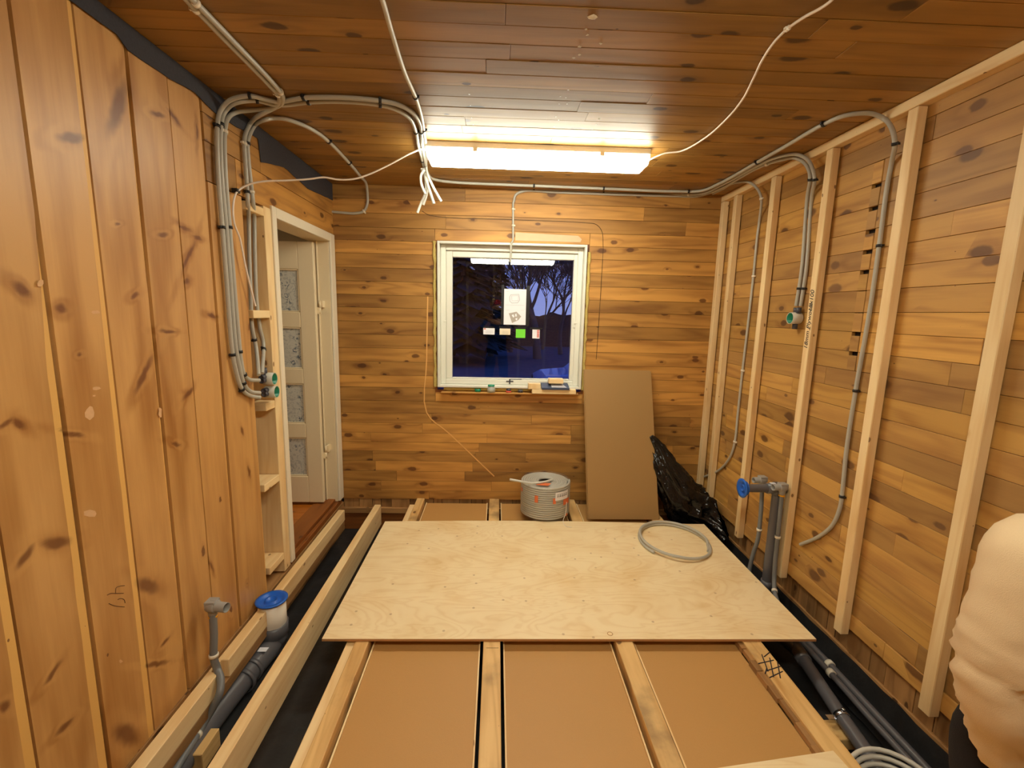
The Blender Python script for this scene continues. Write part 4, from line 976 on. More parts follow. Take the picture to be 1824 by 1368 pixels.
valve_elbow(P(1358, 855, 'x', 1.695), (-1, -.08, 0), 'pale grey pipe elbow behind the blue-capped drain branch', [P(1357, 885, 'x', 1.69), P(1350, 960, 'x', 1.685), P(1342, 985, 'x', 1.68), P(1334, 1020, 'x', 1.66), (P(1334, 1030, 'x', 1.64))+Vector((0, 0, -.05))], rad=.0125, clips=[P(1347, 934, 'x', 1.69)])
valve_elbow(P(1394, 868, 'x', 1.700)+Vector((0, -.0, 0)), (-1, -.08, 0), 'pale grey pipe elbow with yellow ring beside the dark drain stack', [P(1391, 900, 'x', 1.70), P(1386, 950, 'x', 1.70), P(1381, 1000, 'x', 1.70), P(1379, 1035, 'x', 1.69), P(1380, 1055, 'x', 1.665), P(1388, 1066, 'x', 1.64)+Vector((0, 0, -.04))], rad=.0125, ring=1, clips=[P(1384, 955, 'x', 1.70), P(1380, 1052, 'x', 1.67)])

# pit pipes, right
zq = -.20
pp = [P(1372, 1118, 'z', zq), P(1425, 1165, 'z', zq), P(1500, 1278, 'z', zq), P(1575, 1385, 'z', zq), P(1660, 1500, 'z', zq)]
t = thing('pit_drain_pipe', (pp[2].x, pp[2].y, ZP), 'thick dark grey drain pipe lying in the right pit', 'pipe')
m_ = MB(); m_.tube(pp, .030, 24); m_.lathe(pp[1]-(pp[2]-pp[1]).normalized()*.06, (pp[2]-pp[1]), [(0, .03), (0, .036), (.11, .036), (.11, .03)], 24); m_.build('pipe_run', M['pipe2'] if 0 else M['pipe'], t)
m_ = MB(); dd = (pp[2]-pp[1]).normalized(); m_.lathe(pp[2]-dd*.01, dd, [(0, .030), (0, .034), (.022, .034), (.022, .030)], 24); m_.box(pp[2].x-.07, pp[2].x-.03, pp[2].y-.012, pp[2].y+.012, pp[2].z+.0, pp[2].z+.004)
m_.lathe(pp[2]+Vector((0, 0, .034)), (0, 0, 1), [(0, 0), (0, .008), (.012, .008), (.012, 0)], 12); m_.build('pipe_clamp', M['chrome'], t)
for (lst, cl_, lab, r_) in (([(1436,1140),(1478,1184),(1560,1272),(1650,1368),(1740,1465)], (1478,1184), 'thin grey pipe in the right pit, nearer the wall', .0165), ([(1425,1140),(1480,1200),(1560,1290),(1632,1368),(1710,1450)], (1480,1199), 'thin grey pipe in the right pit, next to the thick drain pipe', .0145)):
    pz = -.185; path = [P(a_, b_, 'z', pz) for a_, b_ in lst]; m_ = MB(); m_.tube(smooth_path(path, 5), r_, 14); o = tag(m_.build('water_pipe', M['pipe']), lab, 'pipe', 'thin pipes in the right pit')
    c = P(cl_[0], cl_[1], 'z', pz); dd = (path[2]-path[1]).normalized(); m_ = MB(); m_.lathe(c-dd*.012, dd, [(0, r_), (0, r_+.006), (.024, r_+.006), (.024, r_)], 16); m_.build('clip', M['clipw'], o)
# coil of pale conduit at the bottom edge
m_ = MB(); path = []; c = P(1612, 1462, 'z', -.13)
for k in range(3*36):
    a_ = 2*math.pi*k/36; rr_ = .165+.010*math.sin(k*.35)+.012*(k/36)
    path.append((c.x+math.cos(a_)*rr_*.86, c.y+math.sin(a_)*rr_, -.12+.03*math.sin(a_+1)+.020*(k/36)))
m_.tube(path, .0085, 8); tag(m_.build('conduit_coil', M['conduitw']), 'loose coil of pale conduit in the right pit at the bottom picture edge', 'conduit coil')

# ------------------------------------------------------------------ plumbing, left
c = P(378, 1079, 'x', -1.215)
notch = P(396, 1205, 'x', -1.20)
valve_elbow(c, (1, -.25, .05), 'grey pipe elbow with yellow ring at the foot of the left wall', [P(381, 1130, 'x', -1.21), P(381, 1172, 'x', -1.21), P(387, 1192, 'x', -1.20), P(393, 1210, 'x', -1.17), P(391, 1235, 'x', -1.155), P(367, 1282, 'z', -.17), P(345, 1318, 'z', -.18), P(318, 1362, 'z', -.18), P(285, 1420, 'z', -.18)], rad=.0155, ring=1, clips=[P(382, 1165, 'x', -1.21), P(350, 1306, 'z', -.175)], sr=.021, stub=.075)
# riser with white top and blue cap
ct = P(484, 1070, 'z', -.005); cb_ = P(487, 1135, 'z', -.12); 
rs = thing('drain_riser', (ct.x, ct.y, ZP), 'thick drain riser with white top and blue cap in the left pit', 'pipe')
X_, Y_ = ct.x, ct.y
m_ = MB(); m_.lathe((X_, Y_, -.155), (0, 0, 1), [(0, .069), (.018, .069), (.02, .0675), (.024, .069), (.15, .069), (.15, .065), (.1, .065), (.1, 0)], 36); m_.build('white_pipe', M['whitepipe'], rs)
m_ = MB(); cap(m_, Vector((X_, Y_, 0)), (0, 0, 1), .068); m_.build('end_cap', M['blue'], rs)
m_ = MB(); m_.lathe((X_, Y_, -.30), (0, 0, 1), [(0, .060), (.05, .060), (.055, .066), (.085, .066), (.09, .064), (.105, .074), (.165, .076), (.165, .068)], 36); 
m_.build('socket', M['pipe'], rs)
zp = -.232
pth = smooth_path([(X_, Y_, -.20), (X_, Y_-.03, -.24), (X_-.004, Y_-.12, zp-.012), (X_-.02, Y_-.24, zp-.01), (X_-.035, Y_-.5, zp), (X_-.04, Y_-1.6, zp)], 6)
m_ = MB(); m_.tube(pth, .055, 28)
for dy in (.20, .27): m_.lathe((X_-.015, Y_-dy, zp-.01), (-.07, -1, .02), [(0, .055), (0, .061), (.02, .061), (.02, .055)], 28)
m_.build('drain_run', M['pipe'], rs)
m_ = MB(); m_.box(X_-.01, X_+.035, Y_-.155, Y_-.125, zp+.046, zp+.0475); m_.build('sticker', M['paper'], rs)

# ------------------------------------------------------------------ things on and behind the plywood
# wrapped drum of conduit
c = Vector((.405, 3.42, .001)); t = thing('conduit_drum', c, 'shrink-wrapped drum of grey conduit standing on the back edge of the plywood', 'conduit drum')
Rr, Hh, n_ = .195, .272, 15; pr = Hh/n_/2
m_ = MB(); path = []
for k in range(n_*48+1):
    a_ = 2*math.pi*k/48; path.append((c.x+math.cos(a_)*(Rr-pr), c.y+math.sin(a_)*(Rr-pr), c.z+pr+(Hh-2*pr)*k/(n_*48)))
m_.tube(path, pr*.93, 8)
for L_, zz in ((0, Hh-pr),):
    path = []
    for k in range(7*40+1):
        a_ = 2*math.pi*k/40; rr_ = Rr-pr*2-(Rr-pr*2-.055)*k/(7*40); path.append((c.x+math.cos(a_)*rr_, c.y+math.sin(a_)*rr_, c.z+zz-.012))
    m_.tube(path, pr*1.02, 8)
m_.build('winding', M['conduit'], t)
m_ = MB(); m_.lathe(c, (0, 0, 1), [(.002, .05), (Hh-.02, .05)], 24); m_.lathe(c, (0, 0, 1), [(Hh-.06, .05), (Hh-.06, 0)], 24); m_.build('core_hole', M['void'], t)
def wrap_mat():
    t_ = NT('clear_shrink_wrap'); b = t_.b; b.inputs['Base Color'].default_value = (.93, .9, .86, 1); b.inputs['Roughness'].default_value = .12; b.inputs['Alpha'].default_value = .07
    nz = t_.n('ShaderNodeTexNoise'); nz.inputs['Scale'].default_value = 25; nz.inputs['Distortion'].default_value = 3; bp = t_.n('ShaderNodeBump'); bp.inputs['Strength'].default_value = .6; t_.l(nz.outputs[0], bp.inputs['Height']); t_.l(bp.outputs[0], b.inputs['Normal']); return t_.m
m_ = MB(); m_.lathe(c, (0, 0, 1), [(.004, Rr*.9), (.006, Rr+.002), (Hh-.008, Rr+.002), (Hh+.002, Rr-.01), (Hh+.003, .06)], 48); m_.build('shrink_wrap', wrap_mat(), t)
def arc_patch(mb, a0, a1, z0, z1, rad, mi=0, n=8):
    for k in range(n):
        u0, u1 = a0+(a1-a0)*k/n, a0+(a1-a0)*(k+1)/n
        mb.face([(c.x+rad*math.cos(u0), c.y+rad*math.sin(u0), c.z+z0), (c.x+rad*math.cos(u1), c.y+rad*math.sin(u1), c.z+z0), (c.x+rad*math.cos(u1), c.y+rad*math.sin(u1), c.z+z1), (c.x+rad*math.cos(u0), c.y+rad*math.sin(u0), c.z+z1)], mi=mi)
D_ = math.radians
for (a0, a1, z0, z1) in ((-120, -112, .15, .205), (-79, -72, .145, .19), (-52, -30, .12, .165), (-42, -34, .02, .04), (-168, -160, .19, .22)):
    m_ = MB(); arc_patch(m_, D_(a0), D_(a1), z0, z1, Rr+.0035); m_.build('orange_tape', M['orange'], t)
m_ = MB(); m_.face([(c.x-.09, c.y-.14, c.z+Hh+.004), (c.x+.0, c.y-.16, c.z+Hh+.004), (c.x+.03, c.y-.11, c.z+Hh+.004), (c.x-.06, c.y-.09, c.z+Hh+.004)]); m_.build('orange_tape', M['orange'], t)
m_ = MB(); arc_patch(m_, D_(-74), D_(-38), .17, .235, Rr+.0055); lb = m_.build('label_sticker', M['paper'], t)
m_ = MB()
for zz in (.215, .205, .198):
    for k in range(5): a_ = D_(-70+k*6.0); m_.tube([(c.x+(Rr+.0062)*math.cos(a_), c.y+(Rr+.0062)*math.sin(a_), c.z+zz), (c.x+(Rr+.0062)*math.cos(a_+D_(4)), c.y+(Rr+.0062)*math.sin(a_+D_(4)), c.z+zz+.002)], .0014, 5)
m_.build('printed_lines', M['marker'], lb)
m_ = MB(); m_.tube(smooth_path([(c.x+.05, c.y-.02, c.z+Hh-.0), (c.x-.02, c.y-.10, c.z+Hh+.012), (c.x-.12, c.y-.13, c.z+Hh+.012), tuple(P(925, 857, 'y', c.y-.14)), tuple(P(908, 854, 'y', c.y-.13))], 8), .009, 10); m_.build('loose_end', M['conduitw'], t)
m_ = MB(); q0 = Vector((c.x+.15, c.y-.14, .14)); m_.tube(smooth_path([q0, (c.x+.143, c.y-.155, .05), tuple(P(1003, 928, 'z', .004)), tuple(P(1010, 938, 'z', .004)), tuple(P(1019, 939, 'z', .006))], 6), .0022, 6); m_.build('tie_string', M['cable'], t)

# loop of conduit on the plywood
t = None; m_ = MB(); path = []
cx, cy = (P(1138, 960, 'z', .01)+P(1273, 975, 'z', .01))/2, 0
cN, cF = P(1215, 1001, 'z', .01), P(1185, 934, 'z', .01); Cc = (P(1138, 962, 'z', .01)+P(1274, 978, 'z', .01))/2; Cc.y = (cN.y+cF.y)/2
ra, rb = .235, (cF.y-cN.y)/2
for k in range(0, 96):
    a_ = D_(-145)-2*math.pi*(k/56)*1.0; s_ = 1-.03*(k/56); path.append((Cc.x+ra*math.cos(a_)*s_, Cc.y+rb*math.sin(a_)*s_+.01*(k/56), .0105+(.019 if 40 < k < 92 else .0)*min(1, max(0, (k-40)/10), (100-k)/8 if k > 80 else 1)))
m_.tube(path, .0098, 12); tag(m_.build('conduit_loop', M['conduit']), 'loose loop of grey conduit lying on the right side of the plywood', 'conduit loop')

# leaning fibreboards
p0, p1 = P(1048, 925, 'z', -.013), P(1174, 926, 'z', -.013); u0, u1 = P(1040, 659, 'y', 3.69), P(1158, 660, 'y', 3.69)
for i, (off, lab, w0) in enumerate(((0, 'front brown fibreboard sheet leaning on the back wall right of the window', 0), (.014, 'rear brown fibreboard sheet leaning behind the front one', -.006))):
    o_ = Vector((p0.x+w0, p0.y+off, -.012)); a_ = Vector((p1.x-p0.x, 0, 0)); 
    tx = Vector((u0.x-p0.x, 0, 0)); lean = Vector((u0.x-p0.x, (YB-.035)-p0.y, u0.z-p0.z-(.0 if i == 0 else .0))); 
    if i: lean = lean+Vector((0, .0, .006))
    nrm = a_.normalized().cross(lean.normalized()); nrm = -nrm if nrm.y < 0 else nrm
    wtop = (u1-u0).length; m_ = MB()
    th = nrm*.012
    m_.hexa([o_, o_+a_, o_+th, o_+a_+th, o_+lean, o_+lean+a_*(wtop/a_.length), o_+lean+th, o_+lean+a_*(wtop/a_.length)+th], 2)
    tag(m_.build('fibreboard_sheet', M['fibre2'], bevel=.001), lab, 'fibreboard', 'leaning fibreboard sheets')

# crumpled black plastic in the corner
rb_ = random.Random(11)
sp_ = [(P(1158, 776, 'y', 3.52), .022, .02), (P(1170, 800, 'y', 3.50), .075, .045), (P(1186, 838, 'y', 3.45), .11, .07), (P(1205, 875, 'y', 3.42), .15, .09), (P(1228, 905, 'y', 3.40), .18, .12), (P(1262, 925, 'y', 3.33), .13, .10), (P(1285, 945, 'y', 3.20), .085, .07), (P(1296, 955, 'y', 3.12), .03, .03)]
cps = smooth_path([q[0] for q in sp_], 12); m_ = MB(); seg = 72; vs = []; nn = len(cps)
for i, c_ in enumerate(cps):
    f = i/(nn-1)*(len(sp_)-1); k = min(int(f), len(sp_)-2); t_ = f-k; rw_ = sp_[k][1]*(1-t_)+sp_[k+1][1]*t_; rd_ = sp_[k][2]*(1-t_)+sp_[k+1][2]*t_
    d_ = (cps[min(nn-1, i+1)]-cps[max(0, i-1)]).normalized(); B_ = Vector((0, -1, 0)); A_ = d_.cross(B_).normalized()
    for s_ in range(seg):
        a_ = 2*math.pi*s_/seg; base = Vector((math.cos(a_), math.sin(a_), 0))
        nz_ = noise.noise(Vector((base.x*2.2, base.y*2.2, i*.045+3)))
        rg_ = 1-abs(noise.noise(Vector((base.x*3.6+i*.02, base.y*3.6, i*.07))))*2
        rg2 = 1-abs(noise.noise(Vector((base.x*7+i*.05, base.y*7, i*.16+9))))*2
        q_ = 1+.38*nz_+.26*(rg_-.5)+.10*(rg2-.5)
        v_ = c_+(A_*math.cos(a_)*rw_+B_*math.sin(a_)*rd_)*q_
        v_.y = min(v_.y, YB-.03); v_.z = max(v_.z, -.008 if v_.x < 1.30 else -.24)
        v_.x = min(v_.x, XS-.006); vs.append(v_)
fs = [(i*seg+s_, i*seg+(s_+1) % seg, (i+1)*seg+(s_+1) % seg, (i+1)*seg+s_) for i in range(nn-1) for s_ in range(seg)]
fs += [tuple(range(seg)), tuple((nn-1)*seg+k for k in reversed(range(seg)))]
m_.mesh(vs, fs, smooth=True); tag(m_.build('plastic_sheeting', M['bag']), 'crumpled glossy black plastic sheeting heaped in the far right corner', 'plastic sheeting')

# pencil digits on the left wall
d0 = P(186, 1072, 'x', XL+.001)
def stroke(mb, pl):
    mb.tube(smooth_path([P(a_, b_, 'x', XL+.0006) for a_, b_ in pl], 4), .0011, 5)
m_ = MB(); stroke(m_, [(191,1060),(197,1057),(206,1057),(220,1057)]); stroke(m_, [(206,1056),(207,1047),(213,1044),(222,1043)]); stroke(m_, [(210,1068),(214,1066),(221,1068),(223,1074)]); stroke(m_, [(194,1075),(204,1079),(222,1081)])
m_.build('pencil_digits', M['pencil'], wall_left)

# ------------------------------------------------------------------ people
def skin_figure(name, joints, links, mat, parent, root, sub=2):
    keys = list(joints); org = Vector(parent['_org']); me = bpy.data.meshes.new(name)
    me.from_pydata([tuple(Vector(joints[k][0])-org) for k in keys], [(keys.index(a_), keys.index(b_)) for a_, b_ in links], [])
    o = bpy.data.objects.new(name, me); COL.objects.link(o); o.parent = parent
    sk = o.modifiers.new('skin', 'SKIN'); sk.use_smooth_shade = True; sk.branch_smoothing = .6
    if not me.skin_vertices: 
        bm = bmesh.new(); bm.from_mesh(me); bm.verts.layers.skin.verify(); bm.to_mesh(me); bm.free()
    for i, k in enumerate(keys):
        r_ = joints[k][1]; r_ = (r_, r_) if isinstance(r_, (int, float)) else r_
        me.skin_vertices[0].data[i].radius = r_; me.skin_vertices[0].data[i].use_root = (k == root)
    ss = o.modifiers.new('sub', 'SUBSURF'); ss.levels = ss.render_levels = sub
    me.materials.append(mat); return o
def hand(joints, links, wrist, key, d, side, up, s=1.0):
    """palm and five curled fingers continuing from a wrist"""
    d, side, up = Vector(d).normalized(), Vector(side).normalized(), Vector(up).normalized(); w = Vector(wrist)
    joints[key+'palm'] = (w+d*.045*s, (.022*s, .013*s)); links.append((key, key+'palm'))
    for i, (off, L_) in enumerate(((-.026, .062), (-.009, .074), (.009, .078), (.026, .070))):
        b_ = w+d*.085*s+side*off*s; joints[key+'f%da' % i] = (b_, .009*s); joints[key+'f%db' % i] = (b_+d*L_*.5*s+up*.012, .0085*s); joints[key+'f%dc' % i] = (b_+d*L_*.8*s+up*.04, .0075*s)
        links += [(key+'palm', key+'f%da' % i), (key+'f%da' % i, key+'f%db' % i), (key+'f%db' % i, key+'f%dc' % i)]
    b_ = w+d*.03*s-side*.035*s; joints[key+'ta'] = (b_, .011*s); joints[key+'tb'] = (b_+d*.035*s-side*.018*s+up*.015, .009*s); links += [(key+'palm', key+'ta'), (key+'ta', key+'tb')]
def head(o_parent, c, fwd, hair_mat, rad=.078, beanie=None):
    c, fwd = Vector(c), Vector(fwd).normalized(); up = Vector((0, 0, 1)); sd = fwd.cross(up).normalized(); up = sd.cross(fwd).normalized()
    m_ = MB(); vs = []; nu, nv = 28, 20
    for j in range(nv+1):
        ph = math.pi*j/nv
        for i in range(nu):
            th = 2*math.pi*i/nu; x_, y_, z_ = math.sin(ph)*math.cos(th), math.sin(ph)*math.sin(th), math.cos(ph)
            q_ = Vector((x_*rad*.92, y_*rad*1.15, z_*rad*1.42)); f_ = max(0, y_)
            if z_ < -.2: q_.x *= 1-.25*(-z_-.2); q_.y *= (1-.12*(-z_-.2))
            nose = math.exp(-((x_/.13)**2+((z_+.12)/.17)**2)); 
            if y_ > 0: q_.y += .022*nose; q_.y -= .007*math.exp(-(((abs(x_)-.33)/.15)**2+((z_-.08)/.1)**2)); q_.y += .006*math.exp(-((x_/.3)**2+((z_+.48)/.06)**2)); q_.y += .006*math.exp(-((x_/.25)**2+((z_+.85)/.12)**2))
            vs.append(c+sd*q_.x+fwd*q_.y+up*q_.z)
    fs = [(j*nu+i, j*nu+(i+1) % nu, (j+1)*nu+(i+1) % nu, (j+1)*nu+i) for j in range(nv) for i in range(nu)]; m_.mesh(vs, fs, smooth=True)
    for s_ in (-1, 1): m_.lathe(c+sd*s_*rad*.90+up*(-.004), sd*s_, [(-.01, .012), (.004, .024), (.009, .022), (.007, .012), (.003, 0)], 16)
    m_.build('head', M['skin'], o_parent)
    for s_ in (-1, 1):
        e_ = MB(); e_.lathe(c+sd*s_*.028+fwd*(rad*1.03)+up*.010, fwd, [(-.008, .012), (0, .009), (.003, .005), (.004, 0)], 14); e_.build('eye', M['paper'], o_parent)
    m_ = MB(); m_.tube([c+sd*(-.022)+fwd*(rad*1.035)-up*.052, c+fwd*(rad*1.10)-up*.053, c+sd*.022+fwd*(rad*1.035)-up*.052], .004, 8); m_.build('mouth', M['redink'], o_parent)
    m_ = MB(); vs = []; nv2 = 12
    for j in range(nv2+1):
        ph = math.pi*.56*j/nv2
        for i in range(nu):
            th = 2*math.pi*i/nu; x_, y_, z_ = math.sin(ph)*math.cos(th), math.sin(ph)*math.sin(th), math.cos(ph)
            k_ = 1.09 if not beanie else 1.14; lim = z_
            if y_ > .35 and z_ < .45: z_ = .45+(z_-.45)*.1
            vs.append(c+sd*x_*rad*.92*k_+fwd*(y_*rad*1.15*k_-.004)+up*z_*rad*1.42*k_)
    fs = [(j*nu+i, j*nu+(i+1) % nu, (j+1)*nu+(i+1) % nu, (j+1)*nu+i) for j in range(nv2) for i in range(nu)]; m_.mesh(vs, fs, smooth=True)
    m_.build('cap' if beanie else 'hair', beanie or hair_mat, o_parent)

# person in beige crouching at the right edge: the shoulder and sleeve reach into the picture
sh = P(1862, 992, 'y', .97); el = P(1792, 1190, 'y', .99); wr = P(1842, 1420, 'y', 1.03)
t = thing('person', (1.5, .95, -.01), 'person in beige sweater and black trousers crouching at the right picture edge', 'person')
hip = Vector((1.56, .74, .34)); J = {'pelvis': (hip, (.13, .12)), 'waist': (hip+Vector((.0, .03, .18)), (.12, .11)), 'chest': (Vector((1.55, .80, .80)), (.14, .12)), 'neckb': (Vector((1.55, .80, 1.01)), .06), 'neck': (Vector((1.56, .81, 1.08)), .052)}
Lk = [('pelvis', 'waist'), ('waist', 'chest'), ('chest', 'neckb'), ('neckb', 'neck')]
J['shl'] = (sh, .065); J['ell'] = (el, .048); J['wrl'] = (wr, .030); J['shr'] = (Vector((1.64, .66, .93)), .06); J['elr'] = (Vector((1.68, .80, .68)), .045); J['wrr'] = (Vector((1.64, 1.02, .62)), .03)
Lk += [('chest', 'shl'), ('shl', 'ell'), ('ell', 'wrl'), ('chest', 'shr'), ('shr', 'elr'), ('elr', 'wrr')]
kn = P(1741, 1262, 'y', 1.13)
J['hipl'] = (hip+Vector((-.08, .06, -.0)), .10); J['knl'] = (kn, .066); J['anl'] = (P(1748, 1420, 'y', 1.06), .055); J['fol'] = (Vector((1.40, .96, .06)), .045); J['tol'] = (Vector((1.44, 1.12, .02)), .035)
J['hipr'] = (hip+Vector((.06, -.06, -.0)), .10); J['knr'] = (Vector((1.66, 1.02, .30)), .066); J['anr'] = (Vector((1.64, .72, .06)), .045); J['tor'] = (Vector((1.66, .88, .02)), .035)
Lk += [('pelvis', 'hipl'), ('hipl', 'knl'), ('knl', 'anl'), ('anl', 'fol'), ('fol', 'tol'), ('pelvis', 'hipr'), ('hipr', 'knr'), ('knr', 'anr'), ('anr', 'tor')]
hand(J, Lk, wr, 'wrl', (.4, .45, -.6), (1, -.4, 0), (.2, .2, -.3)); hand(J, Lk, J['wrr'][0], 'wrr', (-.1, .8, -.4), (1, .3, 0), (0, .1, -.4))
skin_figure('body', J, Lk, M['skin'], t, 'pelvis')
head(t, (1.575, .835, 1.185), (.55, .75, -.3), M['hair'])
# beige sweater: torso and sleeves with folds
def sleeve(mb, path, rads, seg=40, folds=1.0, seed=0, squash=1.0):
    path = smooth_path(path, 10); n_ = len(path); m = len(rads)-1; vs = []
    T_ = [(path[min(n_-1, i+1)]-path[max(0, i-1)]).normalized() for i in range(n_)]; N_2 = Vector((0, -1, 0)); N_2 = (N_2-T_[0]*N_2.dot(T_[0])).normalized()
    for i in range(n_):
        N_2 = (N_2-T_[i]*N_2.dot(T_[i])).normalized(); B_2 = T_[i].cross(N_2); f = i/(n_-1)*m; k = min(int(f), m-1); r_ = rads[k]*(1-(f-k))+rads[k+1]*(f-k)
        for s_ in range(seg):
            a_ = 2*math.pi*s_/seg; v0 = path[i]+(N_2*math.cos(a_)+B_2*math.sin(a_))*r_
            g_ = .3+1.15*max(0, min(1, (f/m-.38)*4)); rn = 1-abs(noise.noise(Vector((v0.x*3+seed, v0.y*4, v0.z*27+v0.x*16))))*2.2
            w_ = rn*folds*.0065*g_+noise.noise(Vector((v0.x*6+seed, v0.y*5, v0.z*7)))*folds*.008+noise.noise(v0*22+Vector((seed, 0, 0)))*folds*.0025
            vs.append(v0+(N_2*math.cos(a_)+B_2*math.sin(a_))*w_)
    fs = [(i*seg+s_, i*seg+(s_+1) % seg, (i+1)*seg+(s_+1) % seg, (i+1)*seg+s_) for i in range(n_-1) for s_ in range(seg)]+[tuple(range(seg)), tuple((n_-1)*seg+k for k in range(seg))]
    mb.mesh(vs, fs, smooth=True)
m_ = MB()
sleeve(m_, [Vector((1.52, .86, .93)), sh, sh.lerp(el, .5)+Vector((-.018, 0, .0)), el, el.lerp(wr, .5)+Vector((-.012, 0, -.02)), wr], [.10, .098, .092, .095, .084, .062], folds=1.5, seed=1)
sleeve(m_, [Vector((1.56, .78, .92)), Vector((1.64, .68, .93)), Vector((1.68, .80, .69)), Vector((1.65, 1.0, .62))], [.08, .08, .068, .045], folds=1.4, seed=4)
sleeve(m_, [hip+Vector((.0, .02, .05)), hip+Vector((.0, .03, .2)), Vector((1.55, .80, .80)), Vector((1.555, .80, .98)), Vector((1.56, .81, 1.04))], [.15, .15, .165, .11, .066], folds=1.2, seed=8)
m_.build('sweater', M['beige'], t)
J2 = {k: (J[k][0], (J[k][1] if isinstance(J[k][1], float) else J[k][1][0])*1.12+.008) for k in ('pelvis', 'hipl', 'hipr', 'knl', 'knr', 'anl', 'anr', 'fol')}
skin_figure('trousers', J2, [('pelvis', 'hipl'), ('hipl', 'knl'), ('knl', 'anl'), ('anl', 'fol'), ('pelvis', 'hipr'), ('hipr', 'knr'), ('knr', 'anr')], M['blackcloth'], t, 'pelvis')
for (a_, b_) in (('fol', 'tol'), ('anr', 'tor')):
    skin_figure('shoe', {'a': (J[a_][0]-Vector((0, .04, .015)), .046), 'b': (J[a_][0]+Vector((0, .05, -.02)), .048), 'c': (J[b_][0]+Vector((0, .03, .005)), .038)}, [('a', 'b'), ('b', 'c')], M['blackcloth'], t, 'a')
stick('standing_board', 1.18, 1.72, .74, 1.16, -.016, -.002, 0, M['stud'], 'short board under the crouching person outside the picture', 'board')

# the photographer, seen mirrored in the window
t = thing('person', (0, -.40, 0), 'person in navy overalls and red cap taking the picture, mirrored in the window', 'person')
J = {'pelvis': (Vector((0, -.44, .92)), (.13, .11)), 'waist': (Vector((0, -.44, 1.08)), (.12, .10)), 'chest': (Vector((0, -.44, 1.30)), (.15, .11)), 'neckb': (Vector((0, -.43, 1.47)), .058), 'neck': (Vector((0, -.42, 1.53)), .052)}
Lk = [('pelvis', 'waist'), ('waist', 'chest'), ('chest', 'neckb'), ('neckb', 'neck')]
for s_, k in ((-1, 'l'), (1, 'r')):
    J['sh'+k] = (Vector((s_*.19, -.43, 1.42)), .058); J['el'+k] = (Vector((s_*.25, -.30, 1.22)), .044); J['wr'+k] = (Vector((s_*.10, -.13, 1.44)), .028)
    J['hip'+k] = (Vector((s_*.10, -.44, .88)), .09); J['kn'+k] = (Vector((s_*.13, -.42, .48)), .062); J['an'+k] = (Vector((s_*.15, -.44, .07)), .042); J['to'+k] = (Vector((s_*.17, -.29, .03)), .032)
    Lk += [('chest', 'sh'+k), ('sh'+k, 'el'+k), ('el'+k, 'wr'+k), ('pelvis', 'hip'+k), ('hip'+k, 'kn'+k), ('kn'+k, 'an'+k), ('an'+k, 'to'+k)]
    hand(J, Lk, J['wr'+k][0], 'wr'+k, (-s_*.15, .25, .9), (0, -.9, .2), (-s_*.5, .3, 0), .85)
skin_figure('body', J, Lk, M['skin'], t, 'pelvis'); head(t, (0, -.40, 1.66), (0, 1, -.05), M['hair'], beanie=M['redcloth'])
J2 = {k: (J[k][0], (J[k][1] if isinstance(J[k][1], float) else J[k][1][0])*1.12+.012) for k in J if k in ('pelvis', 'waist', 'chest', 'shl', 'shr', 'ell', 'elr', 'hipl', 'hipr', 'knl', 'knr', 'anl', 'anr')}
skin_figure('overalls', J2, [(a_, b_) for a_, b_ in Lk if a_ in J2 and b_ in J2], M['navycloth'], t, 'pelvis')
for k in 'lr':
    a_, b_ = J['an'+k][0], J['to'+k][0]; skin_figure('shoe', {'a': (a_-Vector((0, .04, .02)), .046), 'b': (a_+Vector((0, .05, -.025)), .046), 'c': (b_+Vector((0, .02, .005)), .036)}, [('a', 'b'), ('b', 'c')], M['blackcloth'], t, 'a')
ph = thing('phone', (0, -.05, CAMZ-.05), 'dark phone held by the photographer, mirrored in the window', 'phone')
m_ = MB(); m_.box(-.075, .075, -.052, -.043, CAMZ-.10, CAMZ+.05); m_.build('phone_shell', M['phone'], ph, bevel=.003)
m_ = MB(); m_.lathe((-.055, -.0425, CAMZ-.03), (0, 1, 0), [(0, 0), (0, .004), (.001, .004), (.001, 0)], 12); m_.build('flash', M['flash'], ph)
stick('standing_board', -.5, .5, -.62, -.12, -.013, -.001, 0, M['stud'], 'short board under the photographer behind the camera', 'board')

# ------------------------------------------------------------------ outside the window
m_ = MB(); m_.box(-40, 40, YB+.5, 90, -1.3, -1.0); struct(m_.build('ground', M['ground'], own=False))
def tree(x, y, h, spread, label, seed, n0=7, trunk_r=.12):
    rt = random.Random(seed); m_ = MB()
    def br(p, d, L_, r_, lv):
        k = 5; pl = [p]; rd = [r_]
        for i in range(k):
            d = (d+Vector((rt.uniform(-1, 1), rt.uniform(-1, 1), rt.uniform(-.3, .6)))*.16).normalized(); p = p+d*L_/k; pl.append(p); rd.append(r_*(1-.55*(i+1)/k))
        m_.tube(pl, r_, 5 if lv > 1 else 8, rads=rd, cap=False)
        if lv >= 5: return
        for j in range(4 if lv < 3 else 3):
            q = pl[rt.randint(2, k)]; nd = (d+Vector((rt.uniform(-1, 1), rt.uniform(-.8, .8), rt.uniform(-.1, .7)))*spread).normalized(); br(q, nd, L_*rt.uniform(.55, .8), max(.018, rd[3]*.6), lv+1)
        br(pl[-1], d, L_*.7, rd[-1], lv+1)
    br(Vector((x, y, -1.02)), Vector((0, 0, 1)), h*.36, trunk_r, 0)
    return tag(m_.build('bare_tree', M['bark'], recalc=False), label, 'tree', 'bare trees outside the window')
tree(2.35, 26, 10, .75, 'large bare tree seen through the window right of the paper', 3, trunk_r=.26)
tree(4.1, 29, 9.5, .8, 'bare tree at the right side of the window view', 8, trunk_r=.16)
